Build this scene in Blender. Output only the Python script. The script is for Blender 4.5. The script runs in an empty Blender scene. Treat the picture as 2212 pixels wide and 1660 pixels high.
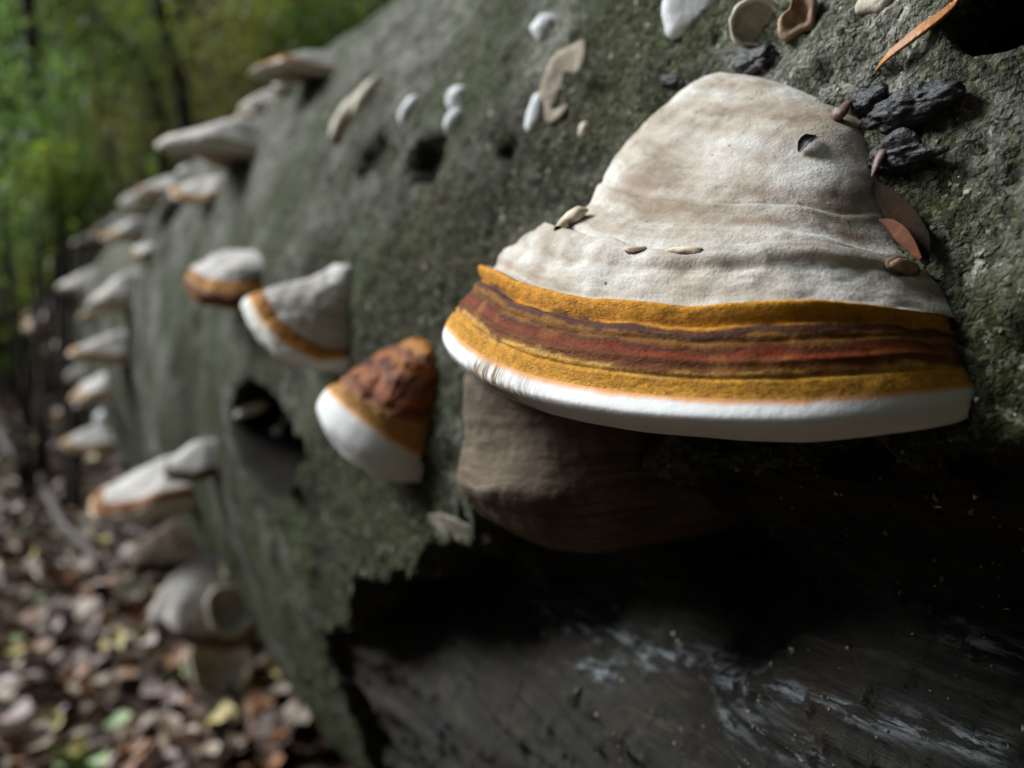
import bpy, math, random
import numpy as np
from mathutils import Vector
from mathutils.bvhtree import BVHTree

random.seed(7); np.random.seed(7)
scene = bpy.context.scene
COL = scene.collection
R_ = math.radians

# ------------------------------------------------------------------ camera
CAM = np.array([0.0, 0.0, 0.72])
YAW, PITCH = R_(32.0), R_(-4.9)
FPX = 1740.0                        # focal length in units of a 2212 x 1660 frame
cam_d = bpy.data.cameras.new('camera'); cam = bpy.data.objects.new('camera', cam_d); COL.objects.link(cam)
cam.location = CAM
cam.rotation_euler = (R_(90) + PITCH, 0, -YAW)
cam_d.sensor_width = 36.0; cam_d.lens = 36.0 * FPX / 2212.0
cam_d.clip_start = 0.01; cam_d.clip_end = 200.0
cam_d.dof.use_dof = True; cam_d.dof.focus_distance = 0.193; cam_d.dof.aperture_fstop = 7.8
scene.camera = cam

# ------------------------------------------------------------------ world, sun, exposure
SUN_EL, SUN_AZ = R_(38), R_(-42)     # azimuth from +Y towards +X
w = bpy.data.worlds.new('World'); scene.world = w; w.use_nodes = True
nt = w.node_tree; nt.nodes.clear()
sky = nt.nodes.new('ShaderNodeTexSky'); sky.sky_type = 'NISHITA'; sky.sun_disc = False
sky.sun_elevation = SUN_EL; sky.sun_rotation = SUN_AZ
sky.air_density = 1.0; sky.dust_density = 3.0; sky.ozone_density = 1.0
bg = nt.nodes.new('ShaderNodeBackground'); bg.inputs['Strength'].default_value = 0.035
wo = nt.nodes.new('ShaderNodeOutputWorld')
nt.links.new(sky.outputs[0], bg.inputs['Color']); nt.links.new(bg.outputs[0], wo.inputs['Surface'])
sl = bpy.data.lights.new('sun', 'SUN'); so = bpy.data.objects.new('sun', sl); COL.objects.link(so)
sl.energy = 3.0; sl.angle = R_(28); sl.color = (0.90, 0.96, 1.0)
sv = Vector((math.sin(SUN_AZ) * math.cos(SUN_EL), math.cos(SUN_AZ) * math.cos(SUN_EL), math.sin(SUN_EL)))
so.rotation_euler = (-sv).to_track_quat('-Z', 'Y').to_euler(); so.location = sv * 20
scene.view_settings.view_transform = 'Standard'; scene.view_settings.look = 'None'
scene.view_settings.gamma = 1.0; scene.view_settings.exposure = 1.28
scene.render.engine = 'CYCLES'
scene.cycles.use_denoising = True
scene.cycles.max_bounces = 6; scene.cycles.diffuse_bounces = 3; scene.cycles.glossy_bounces = 2

# ------------------------------------------------------------------ projection helpers
_Rv = np.array([math.cos(YAW), -math.sin(YAW), 0.0])
_Fv = np.array([math.sin(YAW) * math.cos(PITCH), math.cos(YAW) * math.cos(PITCH), math.sin(PITCH)])
_Uv = np.cross(_Rv, _Fv)
def ray(u, v):
    d = _Fv + _Rv * ((u - 1106.0) / FPX) + _Uv * ((830.0 - v) / FPX)
    return d / np.linalg.norm(d)
def project(p):
    q = np.asarray(p) - CAM
    f = q @ _Fv
    f = np.where(f < 0.01, 0.01, f)
    return 1106.0 + FPX * (q @ _Rv) / f, 830.0 - FPX * (q @ _Uv) / f, f
def at_range(u, v, dist):
    return CAM + ray(u, v) * dist

# ------------------------------------------------------------------ the log's body (axis along +Y)
XC, ZC, RAD = 0.767, 0.612, 0.600
def log_r(y):
    y = np.asarray(y, float)
    return RAD - 0.016 * np.clip(y - 0.7, 0, 10)
def wall_x(y, z):
    r = log_r(y)
    return XC - np.sqrt(np.maximum(r * r - (z - ZC) ** 2, 1e-6))
def log_hit(u, v):
    d = ray(u, v); r = RAD; t = 0.2
    for _ in range(12):
        a = d[0] ** 2 + d[2] ** 2
        b = (CAM[0] - XC) * d[0] + (CAM[2] - ZC) * d[2]
        c = (CAM[0] - XC) ** 2 + (CAM[2] - ZC) ** 2 - r * r
        q = b * b - a * c
        if q < 0: q = 0
        t = (-b - math.sqrt(q)) / a
        r = float(log_r(CAM[1] + d[1] * t))
    p = CAM + d * t
    n = np.array([p[0] - XC, 0, p[2] - ZC]); n /= np.linalg.norm(n)
    return p, n
def phi_of(p):                      # angle on the log: 0 faces -X, positive is up
    return math.atan2(p[2] - ZC, XC - p[0])

# ------------------------------------------------------------------ numpy noise
def _hash(ix, iy, iz, s):
    h = (ix * 374761393 + iy * 668265263 + iz * 2147483647 + s * 974634777) & 0xffffffff
    h = ((h ^ (h >> 13)) * 1274126177) & 0xffffffff
    h = ((h ^ (h >> 16)) * 2246822519) & 0xffffffff
    return (h ^ (h >> 15)) & 0xffffffff
def vnoise(p, seed=0):
    p = np.asarray(p, float); i = np.floor(p).astype(np.int64); f = p - i
    u = f * f * f * (f * (f * 6 - 15) + 10)
    out = np.zeros(len(p))
    for dx in (0, 1):
        wx = u[:, 0] if dx else 1 - u[:, 0]
        for dy in (0, 1):
            wy = u[:, 1] if dy else 1 - u[:, 1]
            for dz in (0, 1):
                wz = u[:, 2] if dz else 1 - u[:, 2]
                h = _hash(i[:, 0] + dx, i[:, 1] + dy, i[:, 2] + dz, seed)
                out += wx * wy * wz * (h / 2147483647.5 - 1.0)
    return out
def fbm(p, freq, octv=4, seed=0, gain=0.5):
    p = np.asarray(p, float) * freq; a = 1.0; o = np.zeros(len(p)); tot = 0
    for k in range(octv):
        o += a * vnoise(p + 17.3 * k, seed + k * 7); tot += a; a *= gain; p = p * 2.03
    return o / tot
def sstep(a, b, x):
    t = np.clip((np.asarray(x, float) - a) / (b - a), 0, 1); return t * t * (3 - 2 * t)

# ------------------------------------------------------------------ mesh / object helpers
def mesh_np(name, V, F, attrs=None, smooth=True, mat=None):
    V = np.asarray(V, np.float32); F = np.asarray(F, np.int32)
    me = bpy.data.meshes.new(name)
    me.vertices.add(len(V)); me.vertices.foreach_set('co', V.ravel())
    n, k = F.shape
    me.loops.add(n * k); me.loops.foreach_set('vertex_index', F.ravel())
    me.polygons.add(n)
    me.polygons.foreach_set('loop_start', np.arange(0, n * k, k, dtype=np.int32))
    me.polygons.foreach_set('loop_total', np.full(n, k, np.int32))
    if smooth: me.polygons.foreach_set('use_smooth', np.ones(n, bool))
    me.update(calc_edges=True); me.validate()
    for a, val in (attrs or {}).items():
        at = me.attributes.new(a, 'FLOAT', 'POINT'); at.data.foreach_set('value', np.asarray(val, np.float32))
    if mat: me.materials.append(mat)
    return me
def obj(name, me, parent=None, loc=None):
    o = bpy.data.objects.new(name, me); COL.objects.link(o)
    if parent: o.parent = parent
    if loc is not None: o.location = loc
    return o
def tag(o, label, cat, group=None, kind=None):
    o['label'] = label
    if cat: o['category'] = cat
    if group: o['group'] = group
    if kind: o['kind'] = kind
    return o
def thing(name, label, cat, loc, group=None):
    o = obj(name, None, None, loc); o.empty_display_size = 0.02
    return tag(o, label, cat, group)
def grid_faces(nr, nc):
    i = np.arange(nr - 1)[:, None] * nc + np.arange(nc - 1)[None, :]
    return np.stack([i, i + 1, i + nc + 1, i + nc], -1).reshape(-1, 4)

# ------------------------------------------------------------------ material helpers
class NT:
    def __init__(s, name, rough=0.8, spec=0.3):
        s.m = bpy.data.materials.new(name); s.m.use_nodes = True
        s.t = s.m.node_tree; s.b = s.t.nodes['Principled BSDF']
        s.b.inputs['Roughness'].default_value = rough
        s.b.inputs['Specular IOR Level'].default_value = spec
    def n(s, ty, **kw):
        x = s.t.nodes.new(ty)
        for k, v in kw.items(): setattr(x, k, v)
        return x
    def put(s, sock, v):
        if isinstance(v, bpy.types.NodeSocket): s.t.links.new(v, sock)
        else: sock.default_value = v
    def attr(s, name): return s.n('ShaderNodeAttribute', attribute_name=name).outputs['Fac']
    def pos(s): return s.n('ShaderNodeTexCoord').outputs['Object']
    def gpos(s): return s.n('ShaderNodeNewGeometry').outputs['Position']
    def mapping(s, vec, scale):
        x = s.n('ShaderNodeMapping'); s.put(x.inputs['Vector'], vec); x.inputs['Scale'].default_value = scale; return x.outputs[0]
    def noise(s, vec, scale, detail=5, rough=0.55, dist=0.0):
        x = s.n('ShaderNodeTexNoise'); s.put(x.inputs['Vector'], vec)
        x.inputs['Scale'].default_value = scale; x.inputs['Detail'].default_value = detail
        x.inputs['Roughness'].default_value = rough; x.inputs['Distortion'].default_value = dist
        return x.outputs['Fac']
    def vor(s, vec, scale, feat='F1', out='Distance'):
        x = s.n('ShaderNodeTexVoronoi', feature=feat); s.put(x.inputs['Vector'], vec); x.inputs['Scale'].default_value = scale
        return x.outputs[out]
    def math(s, op, a, b=0.0, c=0.0, clamp=False):
        x = s.n('ShaderNodeMath', operation=op, use_clamp=clamp)
        s.put(x.inputs[0], a); s.put(x.inputs[1], b)
        if op in ('MULTIPLY_ADD', 'SMOOTH_MIN', 'COMPARE'): s.put(x.inputs[2], c)
        return x.outputs[0]
    def ramp(s, fac, stops, interp='LINEAR'):
        x = s.n('ShaderNodeValToRGB'); x.color_ramp.interpolation = interp; e = x.color_ramp.elements
        s.put(x.inputs[0], fac)
        while len(e) < len(stops): e.new(0.5)
        for el, (p, c) in zip(e, stops):
            el.position = p; el.color = tuple(c) + (1,) if not isinstance(c, (int, float)) else (c, c, c, 1)
        return x.outputs[0]
    def mix(s, fac, a, b, mode='MIX'):
        x = s.n('ShaderNodeMix', data_type='RGBA', blend_type=mode)
        s.put(x.inputs['Factor'], fac)
        for i, v in ((6, a), (7, b)):
            s.put(x.inputs[i], tuple(v) + (1,) if isinstance(v, tuple) and len(v) == 3 else v)
        return x.outputs[2]
    def bump(s, h, strength=0.5, dist=0.001, normal=None):
        x = s.n('ShaderNodeBump'); s.put(x.inputs['Height'], h)
        x.inputs['Strength'].default_value = strength; x.inputs['Distance'].default_value = dist
        if normal is not None: s.put(x.inputs['Normal'], normal)
        return x.outputs[0]
    def color(s, c): s.put(s.b.inputs['Base Color'], c if isinstance(c, bpy.types.NodeSocket) else tuple(c) + (1,)); return s
    def normal(s, c): s.put(s.b.inputs['Normal'], c); return s
    def rough(s, c): s.put(s.b.inputs['Roughness'], c); return s

def mat_crust(name, light, mid, dark, line=(0.20, 0.135, 0.09)):
    N = NT(name, 0.82, 0.25); p = N.gpos(); t = N.attr('t')
    wob = N.noise(p, 55, 4)
    tt = N.math('ADD', t, N.math('MULTIPLY', N.math('SUBTRACT', wob, 0.5), 0.10))
    big = N.noise(p, 38, 5, 0.6)
    # concentric growth zones: noise sampled on the growth coordinate, a little on place
    cv = N.n('ShaderNodeCombineXYZ'); N.put(cv.inputs[0], N.math('MULTIPLY', tt, 9.0)); N.put(cv.inputs[1], N.math('MULTIPLY', N.attr('s'), 0.9))
    zone = N.noise(cv.outputs[0], 1.6, 4, 0.6)
    f = N.math('ADD', N.math('MULTIPLY', big, 0.55), N.math('MULTIPLY', zone, 0.55))
    c = N.ramp(f, [(0.42, dark), (0.54, mid), (0.70, light), (0.9, light)])
    fine = N.noise(p, 420, 4, 0.7)
    c = N.mix(N.ramp(fine, [(0.38, 0.40), (0.55, 0.0)]), c, tuple(x * 0.72 for x in mid))
    sp = N.vor(p, 230)                       # sparse dark specks
    spk = N.math('MULTIPLY', N.ramp(sp, [(0.08, 1.0), (0.13, 0.0)]), N.ramp(N.noise(p, 60, 2), [(0.48, 0.0), (0.56, 0.9)]))
    c = N.mix(spk, c, (0.10, 0.055, 0.035))
    ln = N.attr('line')
    lf = N.math('MULTIPLY', ln, N.ramp(N.noise(p, 70, 3), [(0.36, 0.15), (0.55, 1.0)]))
    c = N.mix(lf, c, line)
    N.color(c)
    c2 = N.mix(N.ramp(N.noise(p, 1500, 3, 0.7), [(0.36, 0.35), (0.5, 0.0)]), c, tuple(x * 0.5 for x in mid)); N.color(c2)
    b1 = N.bump(N.noise(N.mapping(p, (1, 1, 2.0)), 150, 6, 0.65), 0.32, 0.0016)
    N.normal(N.bump(N.noise(p, 1100, 4, 0.7), 0.5, 0.0007, b1))
    return N.m
def mat_band(name, stops, wobble=0.13, rough=0.7):
    N = NT(name, rough, 0.12); p = N.gpos(); t = N.attr('t')
    w1 = N.noise(p, 42, 5, 0.6); w2 = N.noise(N.mapping(p, (1, 1, 2.5)), 230, 4, 0.65)
    tt = N.math('ADD', t, N.math('MULTIPLY', N.math('SUBTRACT', w1, 0.5), wobble * 1.6))
    edge = N.math('MULTIPLY', N.math('MULTIPLY', t, N.math('SUBTRACT', 1.0, t)), 4.0)
    tt = N.math('ADD', t, N.math('MULTIPLY', N.math('MULTIPLY', N.math('SUBTRACT', w1, 0.5), wobble * 2.2), edge))
    tt = N.math('ADD', tt, N.math('MULTIPLY', N.math('SUBTRACT', w2, 0.5), 0.11))
    c = N.ramp(tt, stops)
    c = N.mix(N.ramp(N.noise(p, 300, 5, 0.7), [(0.35, 0.45), (0.6, 0.0)]), c, (0.10, 0.035, 0.012))
    c = N.mix(N.ramp(N.noise(p, 95, 3, 0.6), [(0.56, 0.0), (0.75, 0.35)]), c, (0.42, 0.20, 0.045))
    cv = N.n('ShaderNodeCombineXYZ'); N.put(cv.inputs[0], N.math('MULTIPLY', tt, 22.0)); N.put(cv.inputs[1], N.math('MULTIPLY', N.attr('s'), 9.0))
    sk = N.noise(cv.outputs[0], 1.0, 5, 0.65)                     # streaks that follow the growth lines
    c = N.mix(N.ramp(sk, [(0.30, 0.55), (0.44, 0.0)]), c, (0.085, 0.030, 0.014))
    c = N.mix(N.ramp(sk, [(0.60, 0.0), (0.78, 0.4)]), c, (0.36, 0.16, 0.025))
    N.color(c)
    c3 = N.mix(N.ramp(N.noise(p, 1300, 3, 0.7), [(0.38, 0.4), (0.5, 0.0)]), c, (0.07, 0.025, 0.008)); N.color(c3)
    b1 = N.bump(N.noise(N.mapping(p, (1, 1, 2.2)), 190, 6, 0.7), 0.7, 0.0018)
    N.normal(N.bump(N.noise(p, 1100, 2, 0.6), 0.25, 0.0004, b1))
    return N.m
def mat_margin(name, white=(0.64, 0.635, 0.625), stain=(0.17, 0.12, 0.075)):
    N = NT(name, 0.85, 0.2); p = N.gpos(); t = N.attr('t')
    c = N.mix(N.ramp(N.noise(p, 60, 4), [(0.42, 0.0), (0.7, 0.5)]), white, tuple(x * 0.86 for x in white))
    # bright amber seam where the new growth meets the band
    sm = N.math('ADD', t, N.math('MULTIPLY', N.math('SUBTRACT', N.noise(p, 160, 4), 0.5), 0.10))
    c = N.mix(N.ramp(sm, [(0.88, 0.0), (0.97, 0.9)]), c, (0.62, 0.25, 0.05))
    st = N.attr('stain')
    cv = N.n('ShaderNodeCombineXYZ'); N.put(cv.inputs[0], N.math('MULTIPLY', N.attr('s'), 260.0)); N.put(cv.inputs[1], N.math('MULTIPLY', t, 2.0))
    sf = N.math('MULTIPLY', st, N.math('MULTIPLY', N.ramp(N.noise(cv.outputs[0], 1.0, 3), [(0.40, 0.15), (0.58, 1.0)]), N.ramp(N.noise(p, 130, 3), [(0.3, 0.3), (0.55, 1.0)])))
    sf = N.math('MULTIPLY', sf, 1.9, clamp=True)
    c = N.mix(sf, c, stain)
    c = N.mix(N.attr('under'), c, (0.30, 0.22, 0.14))
    N.color(c)
    N.normal(N.bump(N.noise(p, 700, 4, 0.6), 0.25, 0.0006, N.bump(N.noise(p, 90, 4), 0.25, 0.0015)))
    return N.m
def mat_plain(name, c1, c2, scale=30, rough=0.8, spec=0.3, bump=0.4, bdist=0.002, lo=0.4, hi=0.6):
    N = NT(name, rough, spec); p = N.gpos()
    N.color(N.ramp(N.noise(p, scale, 5, 0.6), [(lo, c1), (hi, c2)]))
    N.normal(N.bump(N.noise(p, scale * 4, 4, 0.6), bump, bdist))
    return N.m

# ------------------------------------------------------------------ ground: one sheet, level by the log, rising to a wooded bank behind
def ground_z(x, y):
    x = np.asarray(x, float); y = np.asarray(y, float)
    P = np.stack([x.ravel(), y.ravel(), np.zeros(x.size)], 1)
    z = 0.10 * fbm(P, 0.45, 3, 31) * sstep(0.5, 4, np.hypot(x, y - 1)).ravel() + 0.018 * fbm(P, 3.0, 3, 32)
    xr, yr = x.ravel(), y.ravel()
    far = sstep(6.0, 18.0, yr) * 9.5 + sstep(3.6, 7.0, yr) * 0.25           # the bank behind
    far = np.maximum(far, sstep(-1.2, -5.5, xr) * 4.5 * sstep(2.6, -1.2, yr)) # unseen bank, raised to block low sky light from the side
    far = np.maximum(far, sstep(-0.9, -5.5, yr) * 5.5)  # unseen bank added past the near end, blocks low light from behind
    pile = 0.055 * np.exp(-((x.ravel() - 0.42) / 0.16) ** 2)        # litter banked against the log
    return (z + far + pile).reshape(x.shape)
def gz_at(x, y):                     # quick height: bilinear on the sheet itself
    j = min(max(int(np.searchsorted(gx, x)) - 1, 0), len(gx) - 2); i = min(max(int(np.searchsorted(gy, y)) - 1, 0), len(gy) - 2)
    a = (x - gx[j]) / (gx[j + 1] - gx[j]); b = (y - gy[i]) / (gy[i + 1] - gy[i])
    return float((GZ[i, j] * (1 - a) + GZ[i, j + 1] * a) * (1 - b) + (GZ[i + 1, j] * (1 - a) + GZ[i + 1, j + 1] * a) * b)
gx = np.unique(np.concatenate([np.linspace(-60, -4, 24), np.linspace(-4, 3, 141), np.linspace(3, 60, 24)]))
gy = np.unique(np.concatenate([np.linspace(-50, -3, 20), np.linspace(-3, 7, 200), np.linspace(7, 60, 54)]))
GX, GY = np.meshgrid(gx, gy)
GZ = ground_z(GX, GY)
N = NT('forest_soil', 0.95, 0.2); p = N.gpos()
c = N.ramp(N.noise(p, 9, 6, 0.65), [(0.36, (0.022, 0.015, 0.010)), (0.5, (0.055, 0.034, 0.020)), (0.66, (0.11, 0.075, 0.045))])
c = N.mix(N.ramp(N.noise(p, 1.3, 4), [(0.50, 0.0), (0.66, 0.7)]), c, (0.035, 0.05, 0.016))
N.color(c); N.normal(N.bump(N.noise(p, 55, 6, 0.7), 0.9, 0.02)); M_SOIL = N.m
g = obj('ground', mesh_np('ground', np.stack([GX.ravel(), GY.ravel(), GZ.ravel()], 1), grid_faces(len(gy), len(gx)), mat=M_SOIL))
tag(g, 'dark forest floor rising to a wooded bank', None, kind='structure')

# ------------------------------------------------------------------ fallen log: bark sheet and rotten bare wood where the bark is gone
yb = list(np.arange(0.03, 0.46, 0.0016)); st = 0.0016
while yb[-1] < 4.6: st *= 1.0075; yb.append(yb[-1] + min(st, 0.05))
ya = [0.03]; st = 0.0016
while ya[-1] > -2.2: st *= 1.05; ya.append(ya[-1] - min(st, 0.06))
YS = np.array(sorted(ya[1:]) + yb)
fine = np.arange(R_(-62), R_(62), 0.0021 / RAD)
PH = np.concatenate([np.linspace(R_(-180), R_(-62), 60, endpoint=False), fine, np.linspace(R_(62), R_(180), 60)])
yy, ph = np.meshgrid(YS, PH)                # rows: angle, columns: y
nr, nc = yy.shape
Yf, Pf = yy.ravel(), ph.ravel()
r0 = log_r(Yf)
SP = np.stack([XC - r0 * np.cos(Pf), Yf, ZC + r0 * np.sin(Pf)], 1)     # smooth surface
# boundary of the bark above the rotten hollow, in (y, angle) on the log
bpts = [(2212, 985), (1900, 990), (1500, 1000), (1300, 1060), (1150, 1120), (1010, 1120), (900, 1190), (840, 1240), (760, 1330), (735, 1400)]
bp = sorted((lambda h: (h[0][1], phi_of(h[0])))(log_hit(*b)) for b in bpts)
by = np.array([b[0] for b in bp]); bphi = np.array([b[1] for b in bp])
jag = fbm(SP, 26, 4, 3) * 0.05 + fbm(SP, 110, 3, 5) * 0.02
yend = by[-1] + 0.004
sd1 = np.interp(Yf, by, bphi) - Pf + jag                     # >0 below the bark edge (radians)
sd2 = (yend - Yf) * 1.7 / RAD + jag * 1.1 - 0.35 * sstep(-0.75, -1.15, Pf) * 0
inside = np.minimum(sd1, sd2)
inside = np.where(Pf < R_(-100), -0.2, inside)
woodm = sstep(-0.004, 0.012, inside)
# depth of the hollow
def yp(u, v):
    h = log_hit(u, v)[0]; return h[1], phi_of(h)
def seg_dist(y, f, a, b, ky=1.0, kf=RAD):
    ax, ay_ = a[0] * ky, a[1] * kf; bx, by_ = b[0] * ky, b[1] * kf
    X = y * ky; Y = f * kf; dx, dy = bx - ax, by_ - ay_
    t = np.clip(((X - ax) * dx + (Y - ay_) * dy) / (dx * dx + dy * dy + 1e-12), 0, 1)
    return np.hypot(X - ax - t * dx, Y - ay_ - t * dy)
hd1 = seg_dist(Yf, Pf, yp(800, 1330), yp(1300, 1330)); hd2 = seg_dist(Yf, Pf, yp(1300, 1250), yp(2150, 1420))
depth = 0.010 + 0.050 * np.exp(-(hd1 / 0.034) ** 2) + 0.035 * np.exp(-(hd2 / 0.024) ** 2)
grainP = np.stack([Pf * RAD, Yf * 0.10, np.zeros_like(Yf)], 1)
grain = fbm(grainP, 90, 4, 21) * 0.0075 + fbm(grainP, 330, 3, 24) * 0.0034 + np.maximum(fbm(SP, 160, 3, 27) - .1, 0) * 0.006
lumps = fbm(SP, 38, 4, 41) * 0.010
near = np.exp(-np.maximum(Yf - 0.16, 0) / 0.12)
und = fbm(SP * np.array([1, 0.5, 1]), 3.0, 3, 11) * 0.035 * (1 - np.exp(-np.maximum(Yf - 0.25, 0) ** 2 / 0.25))
b1 = fbm(SP, 22, 4, 12) * 0.0042
b2 = fbm(SP, 95, 4, 13) * (0.0014 + 0.0020 * near)
pn = fbm(SP, 120, 3, 14); pits = -np.maximum(pn - 0.25, 0) * 0.010 * near
fl = fbm(SP * np.array([1, .7, 1]), 260, 3, 15); flakes = np.maximum(fl - 0.05, 0) * 0.0035
disp = und + b1 + b2 + pits + flakes
dw = und + b1 * 0.6 - depth + grain + lumps * sstep(0, 0.04, depth - 0.012)
disp = disp + (dw - disp) * woodm + 0.004 * np.exp(-(inside / 0.02) ** 2) * (1 - woodm)
# holes and knots in the bark: (u, v, radius px, depth m)
hole = np.zeros_like(Yf)
for (u, v, rp, dp, asp) in [(546, 945, 56, 0.13, 1.45), (805, 335, 24, 0.010, 1.5), (912, 345, 32, 0.014, 1.4), (1096, 322, 18, 0.006, 1.2),
                       (2190, 5, 70, 0.06, 1.0), (375, 480, 26, 0.06, 1.2), (655, 975, 13, 0.010, 1.8), (648, 1080, 14, 0.010, 2.2)]:
    hp, hn = log_hit(u, v); dist = np.linalg.norm(hp - CAM); r = 1.15 * rp * dist / FPX
    # ellipse measured across the line of sight: along the log the surface is foreshortened
    view = (hp - CAM) / dist; fs = max(0.22, abs(float(view @ hn)))
    dy = (Yf - hp[1]) * max(fs, abs(view[0])); df = (Pf - phi_of(hp)) * RAD / asp
    e = np.hypot(dy, df) / r + (0.14 if rp > 50 else 0.45) * fbm(SP, 0.6 / r, 3, 51)
    k = sstep(1.25, 0.72, e)
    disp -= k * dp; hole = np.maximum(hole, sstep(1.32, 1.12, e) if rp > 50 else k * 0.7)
    disp += 0.04 * r * np.exp(-((e - 1.4) / 0.25) ** 2)
BR = r0 + disp
LV = np.stack([XC - BR * np.cos(Pf), Yf, ZC + BR * np.sin(Pf)], 1)
LVg = LV.reshape(nr, nc, 3)
_dg = LVg[::3, ::3]
LOGBVH = BVHTree.FromPolygons(_dg.reshape(-1, 3).tolist(), grid_faces(_dg.shape[0], _dg.shape[1]).tolist())
def yp2(u, v):
    h = LOGBVH.ray_cast(Vector(CAM), Vector(ray(u, v)))[0]
    return (h[1], phi_of(h)) if h is not None else yp(u, v)
# white mycelium streaks in the hollow
my = np.zeros_like(Yf)
for a, b, wd in [((980, 1180), (1160, 1290), .006), ((1150, 1290), (1420, 1420), .0035), ((1420, 1420), (1700, 1500), .0035), ((1560, 1540), (1760, 1640), .004), ((1250, 1420), (1330, 1450), .003), ((1700, 1500), (2150, 1620), .0025), ((860, 1180), (1000, 1140), .005), ((2050, 1360), (2200, 1420), .003)]:
    my = np.maximum(my, np.exp(-(seg_dist(Yf, Pf, yp2(*a), yp2(*b)) / wd) ** 2))
F = grid_faces(nr, nc)
fm = woodm[F].mean(1) > 0.5
def submesh(name, V, F, attrs, mat):
    used = np.unique(F); remap = np.full(len(V), -1, np.int64); remap[used] = np.arange(len(used))
    return mesh_np(name, V[used], remap[F], {k: a[used] for k, a in attrs.items()}, mat=mat)
N = NT('beech_bark', 0.95, 0.08); p = N.gpos()
n1 = N.noise(p, 14, 6, 0.6); n2 = N.noise(p, 85, 5, 0.65); n3 = N.noise(p, 480, 4, 0.7)
c = N.ramp(n1, [(0.34, (0.010, 0.009, 0.006)), (0.50, (0.024, 0.022, 0.014)), (0.66, (0.058, 0.054, 0.038))])
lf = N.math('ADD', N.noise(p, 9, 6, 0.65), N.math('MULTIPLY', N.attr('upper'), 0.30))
c = N.mix(N.ramp(lf, [(0.52, 0.0), (0.70, 0.9)]), c, (0.37, 0.365, 0.315))  # pale lichen patches, weighted to where the log should look better lit
c = N.mix(N.ramp(N.noise(p, 19, 5, 0.6), [(0.55, 0.0), (0.68, 0.65)]), c, (0.085, 0.055, 0.030))
c = N.mix(N.ramp(n2, [(0.40, 0.70), (0.56, 0.0)]), c, (0.012, 0.013, 0.008))
c = N.mix(N.ramp(N.noise(p, 7, 5, 0.6), [(0.47, 0.0), (0.60, 0.7)]), c, (0.036, 0.052, 0.013))
c = N.mix(N.ramp(n3, [(0.36, 0.7), (0.56, 0.0)]), c, (0.022, 0.020, 0.013))
wp = N.n('ShaderNodeVectorMath', operation='ADD'); N.put(wp.inputs[0], p)
wn = N.n('ShaderNodeTexNoise'); N.put(wn.inputs['Vector'], p); wn.inputs['Scale'].default_value = 300; wn.inputs['Detail'].default_value = 3
ws = N.n('ShaderNodeVectorMath', operation='SCALE'); N.put(ws.inputs[0], wn.outputs['Color']); ws.inputs['Scale'].default_value = 0.004; N.put(wp.inputs[1], ws.outputs[0])
cell = N.vor(wp.outputs[0], 620, 'F1', 'Color'); cd = N.vor(wp.outputs[0], 620, 'F1', 'Distance'); cd2 = N.vor(wp.outputs[0], 210, 'F1', 'Distance')
cb = N.n('ShaderNodeSeparateColor'); N.put(cb.inputs[0], cell)
c = N.mix(N.ramp(cb.outputs[0], [(0.30, 0.60), (0.42, 0.0)]), c, (0.020, 0.018, 0.012))
c = N.mix(N.ramp(cb.outputs[1], [(0.76, 0.0), (0.83, 0.55)]), c, (0.13, 0.13, 0.09))
c = N.mix(N.ramp(cb.outputs[2], [(0.74, 0.0), (0.84, 0.38)]), c, (0.072, 0.086, 0.028))
c = N.mix(N.ramp(N.noise(p, 150, 3, 0.6), [(0.64, 0.0), (0.72, 0.8)]), c, (0.33, 0.33, 0.26))
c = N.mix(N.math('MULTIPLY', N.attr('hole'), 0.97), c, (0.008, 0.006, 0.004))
N.color(c)
gr = N.math('ADD', N.math('MULTIPLY', cd, -0.55), N.math('ADD', N.math('MULTIPLY', n3, 0.9), N.math('MULTIPLY', cd2, -0.6)))
N.normal(N.bump(gr, 1.0, 0.0022, N.bump(n2, 0.7, 0.004))); M_BARK = N.m
N = NT('rotten_wood', 0.8, 0.3); p = N.gpos()
gm = N.mapping(p, (1.0, 0.09, 1.0))
g1 = N.noise(gm, 190, 7, 0.7, 0.6); g2 = N.noise(gm, 500, 4, 0.7)
c = N.ramp(g1, [(0.38, (0.003, 0.0025, 0.002)), (0.52, (0.011, 0.009, 0.005)), (0.68, (0.050, 0.042, 0.023))])
c = N.mix(N.ramp(N.noise(p, 24, 4), [(0.50, 0.0), (0.64, 0.7)]), c, (0.026, 0.012, 0.005))
c = N.mix(N.ramp(N.noise(p, 17, 4), [(0.52, 0.0), (0.66, 0.5)]), c, (0.022, 0.026, 0.010))
c = N.mix(N.ramp(g2, [(0.38, 0.6), (0.56, 0.0)]), c, (0.010, 0.008, 0.006))
mf = N.math('MULTIPLY', N.attr('myc'), N.ramp(N.noise(N.mapping(p, (1.0, 0.16, 1.0)), 260, 5, 0.7), [(0.49, 0.0), (0.62, 1.0)]))
c = N.mix(mf, c, (0.25, 0.275, 0.295))
N.color(c); N.normal(N.bump(g2, 1.0, 0.002, N.bump(g1, 1.0, 0.006))); M_WOOD = N.m
logo = thing('fallen_log', 'huge fallen beech trunk with mossy grey bark, covered in bracket fungi', 'log', (XC, 0.4, 0.0))
A = {'hole': hole, 'myc': my * woodm, 'upper': sstep(0.10, 0.80, Pf) * 0.75 + sstep(0.25, 1.3, Yf) * sstep(-0.6, 0.3, Pf) * 0.45}  # 'upper' pales the top and far bark: stronger light put into the colour
off = np.array([XC, 0.4, 0.0])
o = obj('bark', submesh('bark', LV - off, F[~fm], A, M_BARK), logo)
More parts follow.
